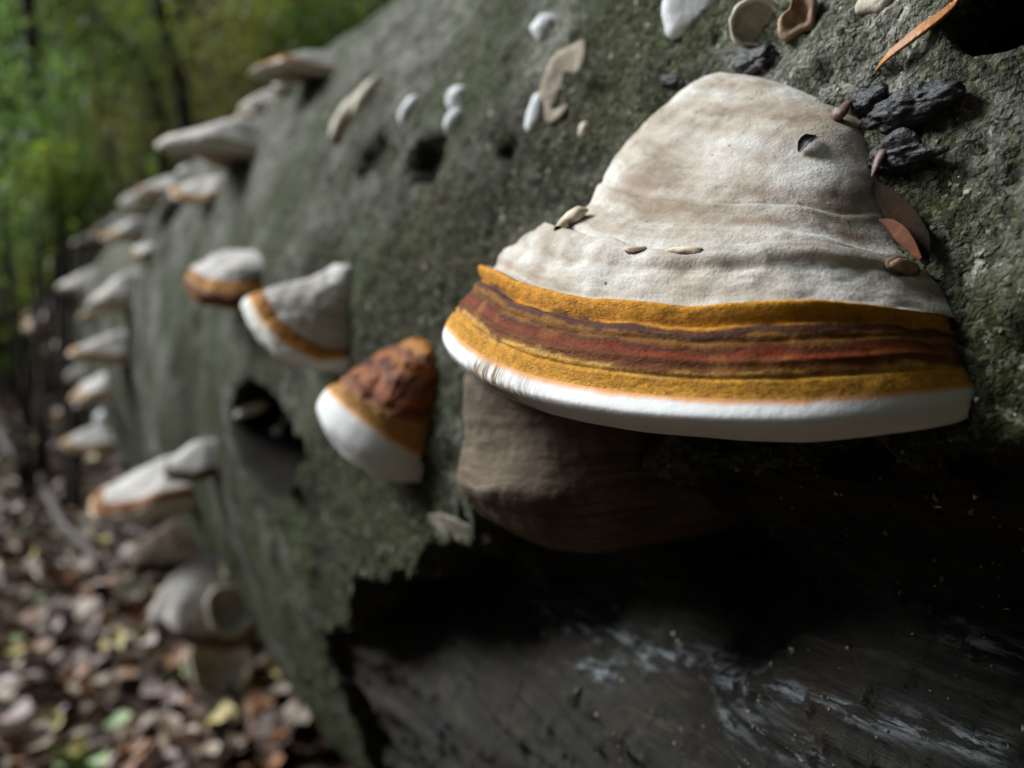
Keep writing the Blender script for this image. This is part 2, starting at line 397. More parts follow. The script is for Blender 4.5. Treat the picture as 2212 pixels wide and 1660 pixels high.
o = obj('rotten_wood', submesh('rotten_wood', LV - off, F[fm], A, M_WOOD), logo); o['label'] = 'dark rotten wood laid bare in a hollow below the bark'
# sawn-off / broken ends of the log
for yi, nm in ((0, 'broken_end'), (nc - 1, 'broken_end')):
    ring = LV.reshape(nr, nc, 3)[:-1, yi] - off
    cen = np.array([[0, ring[0, 1], ZC]])
    V = np.concatenate([ring, cen]); k = len(ring)
    Fc = np.stack([np.arange(k), (np.arange(k) + 1) % k, np.full(k, k)], 1)
    obj(nm, mesh_np(nm, V, Fc, mat=M_WOOD, smooth=False), logo)
def log_surf(y, phi):               # displaced surface point and normal by nearest grid vertex
    j = int(np.argmin(np.abs(YS - y))); i = int(np.argmin(np.abs(PH - phi)))
    i = min(max(i, 2), nr - 3); j = min(max(j, 2), nc - 3)
    a = LVg[i + 2, j] - LVg[i - 2, j]; b = LVg[i, j + 2] - LVg[i, j - 2]
    n = np.cross(a, b); n /= np.linalg.norm(n)
    o = np.array([-math.cos(phi), 0, math.sin(phi)])
    if n @ o < 0: n = -n
    n = n * 0.5 + o * 0.5
    return LVg[i, j].copy(), n / np.linalg.norm(n)
def on_log(u, v):
    hh = LOGBVH.ray_cast(Vector(CAM), Vector(ray(u, v)))
    if hh[0] is None:
        h, _ = log_hit(u, v); return log_surf(h[1], phi_of(h))
    h = np.array(hh[0]); f = phi_of(h); n = np.array([-math.cos(f), 0, math.sin(f)])
    m = np.array(hh[1]); m = -m if m @ n < 0 else m
    n = n * 0.6 + m * 0.4
    return h, n / np.linalg.norm(n)

# ------------------------------------------------------------------ bracket fungi
NTH = 150
def ring_from_contour(pts, prot, flat=0.75, nth=NTH):
    """a growth ring: a bowed line standing off the log by prot, whose heights follow the traced line"""
    pts = sorted(pts); U = np.array([q[0] for q in pts], float); Vv = np.array([q[1] for q in pts], float)
    pr, _ = log_hit(U[-1], Vv[-1]); y0 = pr[1]; z0 = pr[2]
    th = np.linspace(0, math.pi, nth)
    sn = np.sin(th) ** flat
    def build(wd):
        y = y0 + wd * (1 + np.cos(th)); z = np.full(nth, z0)
        for _ in range(14):
            x = wall_x(y, z) - prot * sn
            u, v, f = project(np.stack([x, y, z], 1))
            it = int(np.argmin(u))
            z = z + np.clip((v - np.interp(u, U, Vv)) * f / FPX, -0.05, 0.05)
            z[:it] = z[it]
        x = wall_x(y, z) - prot * sn
        return np.stack([x, y, z], 1), u.min()
    lo, hi = 0.003, 0.30
    for _ in range(26):
        m = 0.5 * (lo + hi)
        P, um = build(m)
        if um > U[0]: lo = m
        else: hi = m
    P, _ = build(0.5 * (lo + hi))
    k = np.hanning(9); k /= k.sum()
    zz = np.concatenate([np.full(4, P[0, 2]), P[:, 2], np.full(4, P[-1, 2])]); P[:, 2] = np.convolve(zz, k, 'valid')
    P[:, 0] = wall_x(P[:, 1], P[:, 2]) - prot * sn
    return P
def fit_rings(spec, flat=0.75, ratio=0.8):
    """rings of one fungus; it stands off the log less until its spread along the log is at least ratio times that"""
    q = 1.0
    for _ in range(14):
        r = ring_from_contour(spec[1][0], spec[1][1] * q, flat)
        if (r[:, 1].max() - r[:, 1].min()) * 0.5 >= ratio * spec[1][1] * q: break
        q *= 0.9
    return [ring_from_contour(c, p * q, flat) for c, p in spec]
def catmull(rings, ts):
    Rg = np.asarray(rings); K = len(Rg)
    i = np.clip(np.floor(ts).astype(int), 0, K - 2); f = (ts - i)[:, None, None]
    p0 = Rg[np.maximum(i - 1, 0)]; p1 = Rg[i]; p2 = Rg[i + 1]; p3 = Rg[np.minimum(i + 2, K - 1)]
    m1 = (p2 - p0) * 0.5; m2 = (p3 - p1) * 0.5
    return (2 * f ** 3 - 3 * f ** 2 + 1) * p1 + (f ** 3 - 2 * f ** 2 + f) * m1 + (-2 * f ** 3 + 3 * f ** 2) * p2 + (f ** 3 - f ** 2) * m2
def grid_normals(G):
    a = np.gradient(G, axis=0); b = np.gradient(G, axis=1)
    n = np.cross(b, a); n /= np.linalg.norm(n, axis=2, keepdims=True) + 1e-12
    return n
ALL_F = {}
def loft_fungus(name, label, rings, iB, iC, mats, parts=('white_margin', 'orange_band', 'crust'), dens=22, rough=0.0008, inward=None,
                seed=0, group=None, post=None, stain=None, lines=(), embed=0.035, under=True, calm=0.0, cat='bracket fungus'):
    """rings run from the lower edge up to the crown; iB and iC are the rings where margin/band and band/crust meet"""
    K = len(rings)
    ts = np.unique(np.concatenate([np.linspace(0, K - 1, (K - 1) * dens + 1)]))
    G = catmull(rings, ts)                                         # rows: rings, columns: along
    nrm = grid_normals(G)
    cm = G.reshape(-1, 3).mean(0); inw = np.array([1.0, 0, 0]) if inward is None else inward
    if (nrm[:, NTH // 3:2 * NTH // 3] @ (-inw)).mean() < 0: nrm = -nrm
    flat = G.reshape(-1, 3)
    T = np.repeat(ts, G.shape[1]); S = np.tile(np.linspace(0, 1, G.shape[1]), len(ts))
    edge = np.sin(np.pi * S) ** 0.3
    d = rough * (fbm(flat, 60, 4, seed + 5) * 2.0 + fbm(flat, 220, 3, seed + 6) * 0.6)
    if calm: d = d * (0.12 + 0.88 * sstep(calm - 0.6, calm + 0.6, T))
    ln = np.zeros(len(flat))
    if post: 
        e, ln = post(flat, T, S); d = d + e
    flat = flat + nrm.reshape(-1, 3) * (d * edge)[:, None]
    G = flat.reshape(G.shape); LN = ln.reshape(len(ts), -1)
    # bury both ends and the crown in the log
    L = G[:, :1] + inw * embed; Rr = G[:, -1:] + inw * embed
    G = np.concatenate([L, G, Rr], 1)
    LN = np.concatenate([LN[:, :1], LN, LN[:, -1:]], 1)
    top = G[-1:] + inw * embed; G = np.concatenate([G, top], 0); ts = np.append(ts, ts[-1] + 0.3); LN = np.concatenate([LN, LN[-1:]], 0)
    SS = np.concatenate([[0], np.linspace(0, 1, NTH), [1]])
    un = np.zeros(len(ts))
    if under:                                                      # the pore surface below
        A0 = G[0]; ends = 0.5 * (A0[0] + A0[-1])
        base = A0.copy(); tt = (A0 - A0[0]) @ (A0[-1] - A0[0]) / max(1e-9, ((A0[-1] - A0[0]) ** 2).sum())
        chord = A0[0] + tt[:, None] * (A0[-1] - A0[0])
        rows = []
        for f, dz in ((0.985, -0.0006), (0.94, -0.0008), (0.6, 0.003), (0.0, 0.006)):
            q = chord + (A0 - chord) * f; q[:, 2] += dz; rows.append(q)
        G = np.concatenate([np.array(rows[::-1]), G], 0); ts = np.concatenate([[-4, -3, -2, -1], ts]); un = np.concatenate([[1, 1, .8, .2], un])
        LN = np.concatenate([np.zeros((4, LN.shape[1])), LN], 0)
    base_pt = np.array([G[..., 0].max() - embed * 0.5, G[..., 1].mean(), G[..., 2].min()])
    root = thing(name, label, cat, base_pt, group)
    ncol = G.shape[1]; out = []
    for nm, m, a, b in ((parts[0], mats[0], -9, iB), (parts[1], mats[1], iB, iC), (parts[2], mats[2], iC, 99)):
        if m is None: continue
        rows = np.where((ts >= a - 1e-6) & (ts <= b + 1e-6))[0]
        if len(rows) < 2: continue
        g = G[rows]; tl = np.clip((ts[rows] - max(a, 0)) / (min(b, K - 1) - max(a, 0)), 0, 1)
        tA = np.repeat(tl, ncol); sA = np.tile(SS, len(rows))
        att = {'t': tA, 's': sA, 'under': np.repeat(un[rows], ncol), 'line': LN[rows].ravel()}
        att['stain'] = stain(sA, tA) if (stain and nm == parts[0]) else np.zeros_like(sA)
        out.append(obj(nm, mesh_np(nm, g.reshape(-1, 3) - base_pt, grid_faces(len(rows), ncol), att, mat=m), root))
    ALL_F[root.name] = (G, base_pt)
    return root, G

GOLD = [(0.0, (0.62, 0.31, 0.06)), (0.05, (0.54, 0.255, 0.026)), (0.20, (0.52, 0.245, 0.024)), (0.25, (0.56, 0.33, 0.08)), (0.31, (0.16, 0.055, 0.012)),
        (0.41, (0.105, 0.028, 0.008)), (0.48, (0.19, 0.028, 0.007)), (0.56, (0.070, 0.018, 0.008)), (0.61, (0.17, 0.070, 0.013)), (0.67, (0.22, 0.095, 0.016)),
        (0.71, (0.060, 0.026, 0.018)), (0.77, (0.070, 0.030, 0.020)), (0.81, (0.50, 0.21, 0.018)), (0.95, (0.62, 0.275, 0.022)), (1.0, (0.30, 0.12, 0.02))]
M_GOLD = mat_band('banded_amber_crust', GOLD, 0.19)
M_ORANGE = mat_band('orange_band', [(0.0, (0.55, 0.27, 0.06)), (0.3, (0.50, 0.22, 0.04)), (0.6, (0.40, 0.16, 0.03)), (1.0, (0.30, 0.14, 0.05))])
M_BROWNB = mat_band('brown_band', [(0.0, (0.45, 0.24, 0.07)), (0.35, (0.30, 0.11, 0.03)), (0.7, (0.14, 0.05, 0.025)), (1.0, (0.30, 0.16, 0.07))])
M_OCHRE = mat_band('ochre_band', [(0.0, (0.50, 0.26, 0.06)), (0.5, (0.42, 0.22, 0.06)), (1.0, (0.35, 0.19, 0.06))])
M_REDC = mat_band('resinous_red_crust', [(0.0, (0.26, 0.09, 0.02)), (0.15, (0.13, 0.028, 0.012)), (0.30, (0.28, 0.075, 0.015)), (0.45, (0.08, 0.022, 0.018)),
                  (0.60, (0.36, 0.12, 0.02)), (0.72, (0.12, 0.032, 0.018)), (0.85, (0.48, 0.20, 0.03)), (1.0, (0.40, 0.16, 0.025))], 0.28, 0.5)
M_GREY = mat_crust('pale_grey_crust', (0.66, 0.65, 0.63), (0.44, 0.39, 0.325), (0.23, 0.17, 0.115))
M_GREY2 = mat_crust('weathered_pale_crust', (0.58, 0.56, 0.54), (0.45, 0.42, 0.38), (0.30, 0.25, 0.20))
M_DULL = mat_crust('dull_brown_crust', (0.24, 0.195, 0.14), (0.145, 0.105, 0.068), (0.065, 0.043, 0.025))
M_MARGIN = mat_margin('white_pore_margin')
M_MARGIN2 = mat_margin('creamy_pore_margin', (0.60, 0.58, 0.52))
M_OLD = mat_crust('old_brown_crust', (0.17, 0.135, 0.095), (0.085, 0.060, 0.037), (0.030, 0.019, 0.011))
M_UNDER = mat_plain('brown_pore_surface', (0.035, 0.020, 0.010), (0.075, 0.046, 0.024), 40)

# --- the large fungus in front
cA = [(985, 788), (1008, 812), (1084, 859), (1173, 894), (1261, 915), (1379, 935), (1497, 944), (1615, 953), (1733, 956), (1851, 944), (1969, 929), (2057, 912), (2110, 882), (2127, 853)]
cB = [(964, 700), (996, 735), (1055, 776), (1143, 809), (1232, 829), (1350, 847), (1468, 858), (1586, 863), (1733, 863), (1851, 853), (1969, 844), (2057, 835), (2110, 826), (2121, 833)]
cR = [(1008, 640), (1030, 662), (1084, 694), (1173, 732), (1320, 750), (1497, 764), (1674, 764), (1851, 752), (1969, 745), (2090, 765)]
cC = [(1049, 576), (1079, 588), (1132, 614), (1202, 641), (1291, 655), (1379, 658), (1468, 667), (1527, 667), (1586, 658), (1674, 655), (1792, 652), (1851, 655), (1939, 667), (1998, 670), (2055, 685)]
cL = [(1096, 540), (1173, 576), (1320, 599), (1497, 605), (1674, 599), (1851, 599), (1969, 605), (2028, 617)]
cD = [(1185, 492), (1238, 502), (1285, 522), (1332, 522), (1370, 540), (1420, 547), (1474, 549), (1527, 542), (1586, 537), (1674, 530), (1763, 530), (1821, 540), (1880, 556), (1920, 568), (1998, 582)]
cE = [(1255, 452), (1320, 475), (1438, 493), (1556, 493), (1674, 493), (1763, 502), (1851, 530), (1957, 540)]
cF = [(1297, 393), (1379, 430), (1468, 440), (1615, 443), (1704, 443), (1763, 453), (1821, 468), (1912, 460)]
cG = [(1356, 299), (1409, 340), (1497, 364), (1615, 368), (1733, 360), (1821, 356), (1884, 350)]
cH = [(1438, 222), (1485, 246), (1556, 263), (1645, 267), (1733, 262), (1840, 255)]
cI = [(1503, 178), (1538, 190), (1586, 200), (1645, 198), (1720, 192)]
cJ = [(1556, 160), (1586, 162), (1625, 163)]
def mid(a, b, f=0.5, n=16):
    a = np.array(sorted(a), float); b = np.array(sorted(b), float); s = np.linspace(0, 1, n)
    ra = np.stack([a[0, 0] + s * (a[-1, 0] - a[0, 0])] * 2, 1); ra[:, 1] = np.interp(ra[:, 0], a[:, 0], a[:, 1])
    rb = np.stack([b[0, 0] + s * (b[-1, 0] - b[0, 0])] * 2, 1); rb[:, 1] = np.interp(rb[:, 0], b[:, 0], b[:, 1])
    return [tuple(q) for q in ra * (1 - f) + rb * f]
def shift(c, du, dv): return [(u + du, v + dv) for u, v in c]
cM = [(957, 733), (968, 756), (992, 780), (1040, 815), (1130, 850), (1230, 872), (1360, 892), (1490, 902), (1615, 908), (1733, 908), (1851, 900), (1969, 887), (2057, 872), (2112, 855), (2128, 845)]
rings = [ring_from_contour(c, p * 0.82) for c, p in (
    (shift(cA, 4, -3), .060), (shift(mid(cA, cM, .42), 0, 3), .078), (cM, .0855), (cB, .0830), (mid(cB, cR), .082), (cR, .0795), (mid(cR, cC), .0775), (shift(cC, 3, 2), .0725),
    (shift(cC, 20, 3), .0675), (cL, .0645), (cD, .0585), (shift(cE, 0, 0), .0505), (cF, .043), (cG, .034), (cH, .0235), (cI, .0125), (cJ, .004))]
_u = project(rings[2])[0]; _i = int(np.argmin(_u)); S_ST = (_i + int(np.argmin(np.abs(_u[_i:] - 1062)))) / (NTH - 1)
_u9 = project(rings[10])[0]; _i9 = int(np.argmin(_u9)); S_CR = (_i9 + int(np.argmin(np.abs(_u9[_i9:] - 1430)))) / (NTH - 1)
def post_main(P, T, S):
    T = T - 1.0
    w = fbm(P, 30, 3, 77) * 0.10
    e = np.zeros(len(P)); t = T + w
    for c, a, wd in ((2.9, -.0007, .10), (3.6, .0006, .16), (4.5, -.0005, .12), (5.25, -.0011, .13), (5.72, .0024, .26)): e += a * np.exp(-((t - c) / wd) ** 2)
    e += 0.0015 * (sstep(9.10, 8.96, t) - 0.5) * np.exp(-((t - 9.03) / 0.75) ** 2) * 2 * sstep(0.15, .3, S)
    for c, a, wd in ((8.3, -.0006, .18), (8.65, .0005, .18), (9.75, .0006, .2), (10.35, -.0005, .28), (10.95, .0004, .12), (11.06, -.0007, .07), (11.5, .0005, .25), (12.2, -.0005, .25)):
        e += a * np.exp(-((t - c) / wd) ** 2)
    e += 0.0011 * fbm(P * np.array([1, 1, 2.6]), 85, 4, 78) * sstep(6.9, 7.3, T) * sstep(10.5, 8.5, T) + 0.0004 * fbm(P, 45, 3, 80) * sstep(7, 9, T) + 0.0006 * fbm(P, 210, 3, 79) * sstep(7, 7.3, T) * sstep(9.5, 8.3, T)
    ln = 1.4 * np.exp(-((t - 9.07) / .05) ** 2) * np.exp(-((S - S_CR) / 0.08) ** 2) + 0.8 * np.exp(-((t - 11.06) / .05) ** 2) * sstep(.3, .45, S) * sstep(.95, .8, S) \
        + 0.80 * np.exp(-((t - 10.4) / .24) ** 2) * sstep(.35, .6, S) + 0.45 * np.exp(-((t - 12.6) / .5) ** 2) * sstep(.5, .8, S) + 0.35 * np.exp(-((t - 7.5) / .25) ** 2) + 0.80 * np.exp(-((t - 11.35) / .25) ** 2) * sstep(.3, .4, S) + 0.5 * np.exp(-((t - 7.05) / .07) ** 2)
    return e, np.clip(ln, 0, 1)
main, GM = loft_fungus('bracket_fungus', 'largest bracket fungus, pale grey crown over amber and dark red bands and white rim', rings, 3, 7,
                   (M_MARGIN, M_GOLD, M_GREY), post=post_main, seed=1, dens=20, rough=0.0006, calm=3.2,
                   stain=lambda s, t: np.exp(-((s - S_ST) / 0.06) ** 2) * np.exp(-((t - 0.55) / 0.42) ** 2))

# --- old brown fungus hanging below it
def C(*pts): return list(pts)
rings = fit_rings((
    (C((1130, 1165), (1200, 1188), (1290, 1195), (1350, 1185)), .016), (C((1040, 1112), (1110, 1145), (1200, 1168), (1290, 1172), (1380, 1150)), .030),
    (C((1005, 1080), (1060, 1100), (1120, 1110), (1250, 1120), (1395, 1100)), .038), (C((990, 1045), (1030, 1065), (1075, 1060), (1200, 1080), (1405, 1060)), .043),
    (C((993, 1015), (1040, 1030), (1100, 1020), (1250, 1030), (1410, 1010)), .041), (C((1003, 960), (1060, 970), (1120, 970), (1410, 960)), .040), (C((1000, 890), (1060, 895), (1410, 900)), .041),
    (C((1003, 830), (1100, 835), (1410, 850)), .042), (C((1010, 790), (1100, 790), (1410, 800)), .040)))
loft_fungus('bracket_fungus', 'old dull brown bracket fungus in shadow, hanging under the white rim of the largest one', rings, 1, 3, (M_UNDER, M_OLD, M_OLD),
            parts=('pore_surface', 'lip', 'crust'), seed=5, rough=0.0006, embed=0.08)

# --- small red-brown fungus beside it
rings = fit_rings((
    (C((705, 940), (740, 985), (800, 1022), (855, 1042), (908, 1038)), .049), (C((684, 880), (700, 915), (755, 958), (815, 994), (865, 1008), (915, 1012)), .062),
    (C((708, 838), (740, 868), (800, 915), (850, 950), (890, 972), (918, 988)), .052), (C((735, 830), (790, 868), (850, 902), (900, 915), (940, 905)), .049),
    (C((768, 803), (820, 845), (880, 875), (945, 868)), .041), (C((805, 773), (850, 805), (900, 825), (950, 815)), .031), (C((850, 752), (890, 770), (950, 780)), .019), (C((895, 738), (915, 745), (945, 752)), .007)))
loft_fungus('bracket_fungus', 'small bracket fungus with resinous red brown cap, ochre line and thick white rim', rings, 2, 3, (M_MARGIN, M_OCHRE, M_REDC),
            parts=('white_margin', 'ochre_band', 'crust'), seed=9, rough=0.0026, calm=3.0)

# --- pair of pale fungi with orange bands farther along
rings = fit_rings((
    (C((530, 690), (560, 740), (610, 778), (680, 800), (748, 806)), .058), (C((522, 660), (545, 705), (600, 762), (680, 795), (757, 790)), .061),
    (C((540, 640), (565, 690), (620, 745), (690, 778), (757, 772)), .058), (C((572, 632), (600, 685), (650, 728), (700, 750), (752, 752)), .050),
    (C((600, 618), (640, 660), (690, 690), (752, 705)), .042), (C((640, 608), (680, 630), (720, 650), (756, 655)), .030), (C((690, 590), (720, 602), (760, 610)), .016), (C((722, 572), (740, 575), (760, 582)), .006)))
loft_fungus('bracket_fungus', 'pale bracket fungus with pointed crown, curved orange band and thin white rim', rings, 2, 3, (M_MARGIN2, M_ORANGE, M_GREY2), seed=13, rough=0.0012)
rings = fit_rings((
    (C((412, 645), (440, 658), (490, 668), (545, 660)), .052), (C((400, 610), (430, 640), (490, 650), (560, 640)), .057),
    (C((405, 600), (440, 625), (490, 635), (562, 625)), .056), (C((412, 580), (445, 600), (500, 605), (562, 605)), .050),
    (C((440, 565), (480, 578), (520, 580), (565, 580)), .040), (C((465, 550), (500, 556), (560, 555)), .026), (C((490, 540), (520, 540), (550, 541)), .010)))
loft_fungus('bracket_fungus', 'pale bracket fungus with broad orange front, just behind the pointed one', rings, 2, 3, (M_BROWNB, M_ORANGE, M_GREY2),
            parts=('lower_lip', 'orange_band', 'crust'), seed=17, rough=0.0012)

# --- fungi farther down the log, from a general bracket profile
PROF = [(0.90, -0.12), (1.0, -0.02), (0.99, 0.10), (0.94, 0.22), (0.86, 0.30), (0.68, 0.46), (0.46, 0.68), (0.25, 0.88), (0.06, 1.0)]
HOOF = [(0.70, -0.10), (0.90, 0.0), (1.0, 0.16), (0.99, 0.32), (0.93, 0.48), (0.80, 0.65), (0.60, 0.81), (0.33, 0.94), (0.06, 1.0)]
def shelf(label, u, v, wpx, ppx, hpx, mats, seed, turn=0.0, droop=0.0, parts=('white_margin', 'orange_band', 'crust'), y=None, prof=PROF):
    """u, v: where the front of the shelf sits; sizes are given as seen and turned into metres at that distance"""
    if y is None: h, n = log_hit(u, v)
    else:
        phi_ = y[1]; h = np.array([XC - log_r(y[0]) * math.cos(phi_), y[0], ZC + log_r(y[0]) * math.sin(phi_)]); n = np.array([-math.cos(phi_), 0, math.sin(phi_)])
    dist = np.linalg.norm(h - CAM); k = dist / FPX
    wd, pr, hh = wpx * k * 0.5, ppx * k, hpx * k
    out = np.array([-math.cos(turn), math.sin(turn), 0.0]); side = np.array([out[1], -out[0], 0.0]) * -1
    if side[1] < 0: side = -side
    th = np.linspace(0, math.pi, NTH); rg = []
    rnd = np.random.RandomState(seed); w1, w2 = rnd.uniform(0, 6, 2)
    w3 = rnd.uniform(-.16, .16)
    for pf, zf in prof:
        wob = 1 + 0.12 * np.sin(2 * th + w1) + 0.08 * np.sin(5 * th + w2)
        q = h + side * (wd * pf ** 0.8 * np.cos(th))[:, None] + out * (pr * pf * np.sin(th) ** 0.75 * wob)[:, None]
        q[:, 2] += hh * zf - droop * pf * np.sin(th) * hh + wd * pf * (w3 * np.cos(th) + 0.10 * np.sin(3 * th + w2))
        rg.append(q)
    return loft_fungus('bracket_fungus', label, rg, 2, 4, mats, seed=seed * 3, dens=4, rough=0.02 * wd, inward=-out, embed=max(0.05, pr * 1.2), parts=parts)[0]
PALE = (M_MARGIN2, M_ORANGE, M_GREY2); BRN = (M_MARGIN2, M_BROWNB, M_GREY2); WHT = (M_MARGIN2, M_MARGIN2, M_GREY2); OCH = (M_MARGIN2, M_OCHRE, M_GREY2)
shelf('white topped bracket fungus with orange underside, highest on the skyline of the log', 690, 168, 170, 120, 48, PALE, 21)
shelf('small pale bracket fungus on the skyline below the highest one', 588, 240, 110, 62, 40, WHT, 22)
shelf('broad pure white bracket fungus jutting from the skyline of the log', 530, 350, 210, 150, 82, WHT, 23, droop=-0.25)
shelf('bracket fungus with orange rim tucked below the broad pure white one', 468, 432, 140, 82, 46, PALE, 24)
shelf('small brownish bracket fungus left of the orange rimmed one on the skyline', 372, 428, 110, 62, 42, BRN, 25)
shelf('small tan bracket fungus on the skyline near the far end of the log', 262, 508, 100, 52, 38, OCH, 26)
shelf('small white bracket fungus at the far end skyline of the log', 182, 572, 90, 58, 40, WHT, 27)
shelf('tiny pale bracket fungus low on the far end of the log', 118, 640, 90, 60, 40, OCH, 28)
shelf('grey bracket fungus on the far flank of the log above the ochre one', 284, 660, 130, 66, 66, WHT, 29)
shelf('ochre banded bracket fungus on the far flank of the log', 268, 768, 140, 92, 48, OCH, 30)
shelf('small cream bracket fungus on the far flank left of the ochre banded one', 140, 705, 120, 75, 42, OCH, 31)
shelf('small white fungus peeping over the ochre banded one', 205, 625, 110, 55, 40, WHT, 32)
shelf('flat tan bracket fungus above the brown banded one near the ground', 225, 958, 130, 80, 38, OCH, 33)
shelf('pale bracket fungus with brown ring near the ground, white folded crown', 392, 1085, 230, 165, 95, BRN, 34)
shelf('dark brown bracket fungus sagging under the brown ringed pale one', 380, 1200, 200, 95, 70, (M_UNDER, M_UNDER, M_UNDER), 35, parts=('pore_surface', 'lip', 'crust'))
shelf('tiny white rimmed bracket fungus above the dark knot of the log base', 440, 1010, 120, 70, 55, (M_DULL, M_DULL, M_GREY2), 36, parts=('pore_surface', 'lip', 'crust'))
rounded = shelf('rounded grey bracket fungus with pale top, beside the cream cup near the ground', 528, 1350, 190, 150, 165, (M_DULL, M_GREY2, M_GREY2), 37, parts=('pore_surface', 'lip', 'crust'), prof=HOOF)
shelf('tiny pale bracket fungus on the far flank between larger ones', 240, 850, 110, 70, 40, OCH, 38)

rc = np.random.RandomState(42)
for (u, v) in ((640, 205), (560, 275), (430, 385), (322, 462), (300, 520), (225, 545), (150, 610), (215, 690), (120, 690), (95, 720), (185, 820), (150, 770), (330, 560), (170, 900)):
    q = rc.uniform(.75, 1.35)
    o = shelf('small pale bracket fungus crowded among larger ones along the far skyline of the log', u, v, 85 * q, 46 * q, 34 * q, (WHT, OCH, PALE)[rc.randint(3)], 100 + u, turn=rc.uniform(-.4, .4), prof=(PROF, HOOF)[rc.randint(2)])
    o['group'] = 'small fungi crowded along the far skyline'

# ------------------------------------------------------------------ small pieces: lathes, lumps, tapered strips
def frame_of(n):
    n = np.asarray(n, float); n = n / np.linalg.norm(n); a = np.array([0, 0, 1.0]) if abs(n[2]) < 0.9 else np.array([0, 1.0, 0])
    t = np.cross(a, n); t /= np.linalg.norm(t); return t, np.cross(n, t), n
def lathe_mesh(name, prof, mat, segs=28, wob=0.08, seed=0, sx=1.0):
    rnd = np.random.RandomState(seed); a = np.linspace(0, 2 * math.pi, segs, endpoint=False)
    w_ = 1 + wob * (np.sin(2 * a + rnd.uniform(0, 6)) + 0.7 * np.sin(3 * a + rnd.uniform(0, 6)) + 0.4 * np.sin(5 * a + rnd.uniform(0, 6)))
    V = [];
    for r, z in prof: V += [(r * math.cos(q) * k * sx, r * math.sin(q) * k, z) for q, k in zip(a, w_)]
    n = len(prof); Fq = []
    for i in range(n - 1):
        for j in range(segs): Fq.append((i * segs + j, i * segs + (j + 1) % segs, (i + 1) * segs + (j + 1) % segs, (i + 1) * segs + j))
    V = np.array(V); V = V + (np.stack([fbm(V, 2.0 / max(abs(V).max(), 1e-6), 3, seed + 9)] * 3, 1) * V * 0.12)
    return mesh_np(name, V, Fq, mat=mat)
def orient(o, p, n, spin=0.0):
    t, b, n = frame_of(n); c, s = math.cos(spin), math.sin(spin)
    from mathutils import Matrix
    X = t * c + b * s; Y = np.cross(n, X)
    M = Matrix(((X[0], Y[0], n[0], p[0]), (X[1], Y[1], n[1], p[1]), (X[2], Y[2], n[2], p[2]), (0, 0, 0, 1)))
    o.matrix_world = M
    return o
def lump_mesh(name, ax, mat, seed=0, rough=0.25, sub=3, freq=1.3, cut=None):
    import bmesh
    bm = bmesh.new(); bmesh.ops.create_icosphere(bm, subdivisions=sub, radius=1.0)
    P = np.array([v.co[:] for v in bm.verts]); P = P * (1 + rough * fbm(P, freq, 3, seed))[:, None]
    if cut: P = cut(P)
    P = P * np.array(ax)
    me = bpy.data.meshes.new(name)
    for v, q in zip(bm.verts, P): v.co = q
    bm.to_mesh(me); bm.free()
    for f in me.polygons: f.use_smooth = True
    me.materials.append(mat); return me
def strip_mesh(name, path, wid, thk, mat, updir, seg=14, cup=0.3, org=None, twist=0.0):
    """a tapering curled scale or leaf along a path, closed, with real thickness"""
    path = np.array(path, float); s = np.linspace(0, 1, len(path)); ss = np.linspace(0, 1, 26)
    P = np.stack([np.interp(ss, s, path[:, k]) for k in range(3)], 1)
    for _ in range(3): P[1:-1] = 0.25 * P[:-2] + 0.5 * P[1:-1] + 0.25 * P[2:]
    W = np.interp(ss, np.linspace(0, 1, len(wid)), wid); T = np.interp(ss, np.linspace(0, 1, len(thk)), thk)
    V = []; updir = np.array(updir, float)
    for i in range(len(ss)):
        d = P[min(i + 1, len(ss) - 1)] - P[max(i - 1, 0)]; d /= np.linalg.norm(d)
        sd = np.cross(d, updir); sd /= np.linalg.norm(sd); up = np.cross(sd, d)
        a0 = twist * ss[i]; sd, up = sd * math.cos(a0) + up * math.sin(a0), up * math.cos(a0) - sd * math.sin(a0)
        for j in range(seg):
            a = 2 * math.pi * j / seg
            V.append(P[i] + sd * W[i] * math.cos(a) + up * (T[i] * math.sin(a) + cup * W[i] * (math.cos(a) ** 2)))
    V = np.array(V); o0 = V.mean(0) if org is None else org
    Fq = [(i * seg + j, i * seg + (j + 1) % seg, (i + 1) * seg + (j + 1) % seg, (i + 1) * seg + j) for i in range(len(ss) - 1) for j in range(seg)]
    return mesh_np(name, V - o0, Fq, mat=mat), o0
M_ORNG = mat_plain('orange_brown_scale', (0.22, 0.075, 0.014), (0.38, 0.155, 0.028), 160, 0.5, 0.4, 0.5, 0.0008)
M_SCALE = mat_plain('russet_scale', (0.06, 0.030, 0.020), (0.15, 0.085, 0.062), 200, 0.5, 0.4, 0.5, 0.0006)
M_LEAFB = mat_plain('dead_brown_leaf', (0.005, 0.003, 0.002), (0.016, 0.008, 0.003), 60, 0.9, 0.1, 0.7, 0.001)
M_REDL = mat_plain('rust_leaf', (0.030, 0.009, 0.004), (0.085, 0.026, 0.008), 90, 0.75, 0.15, 0.5, 0.001)
M_HUSK = mat_plain('black_husk', (0.006, 0.006, 0.007), (0.024, 0.023, 0.025), 150, 0.55, 0.4, 0.8, 0.001)
M_WHITE = mat_plain('chalk_white_crust', (0.50, 0.52, 0.52), (0.72, 0.74, 0.74), 60, 0.85, 0.2, 0.5, 0.002)
M_CREAM = mat_plain('cream_crust', (0.34, 0.30, 0.22), (0.58, 0.53, 0.43), 70, 0.8, 0.2, 0.5, 0.002)
M_CREAM2 = mat_plain('weathered_tan_crust', (0.16, 0.13, 0.095), (0.30, 0.25, 0.19), 90, 0.85, 0.2, 0.6, 0.002)
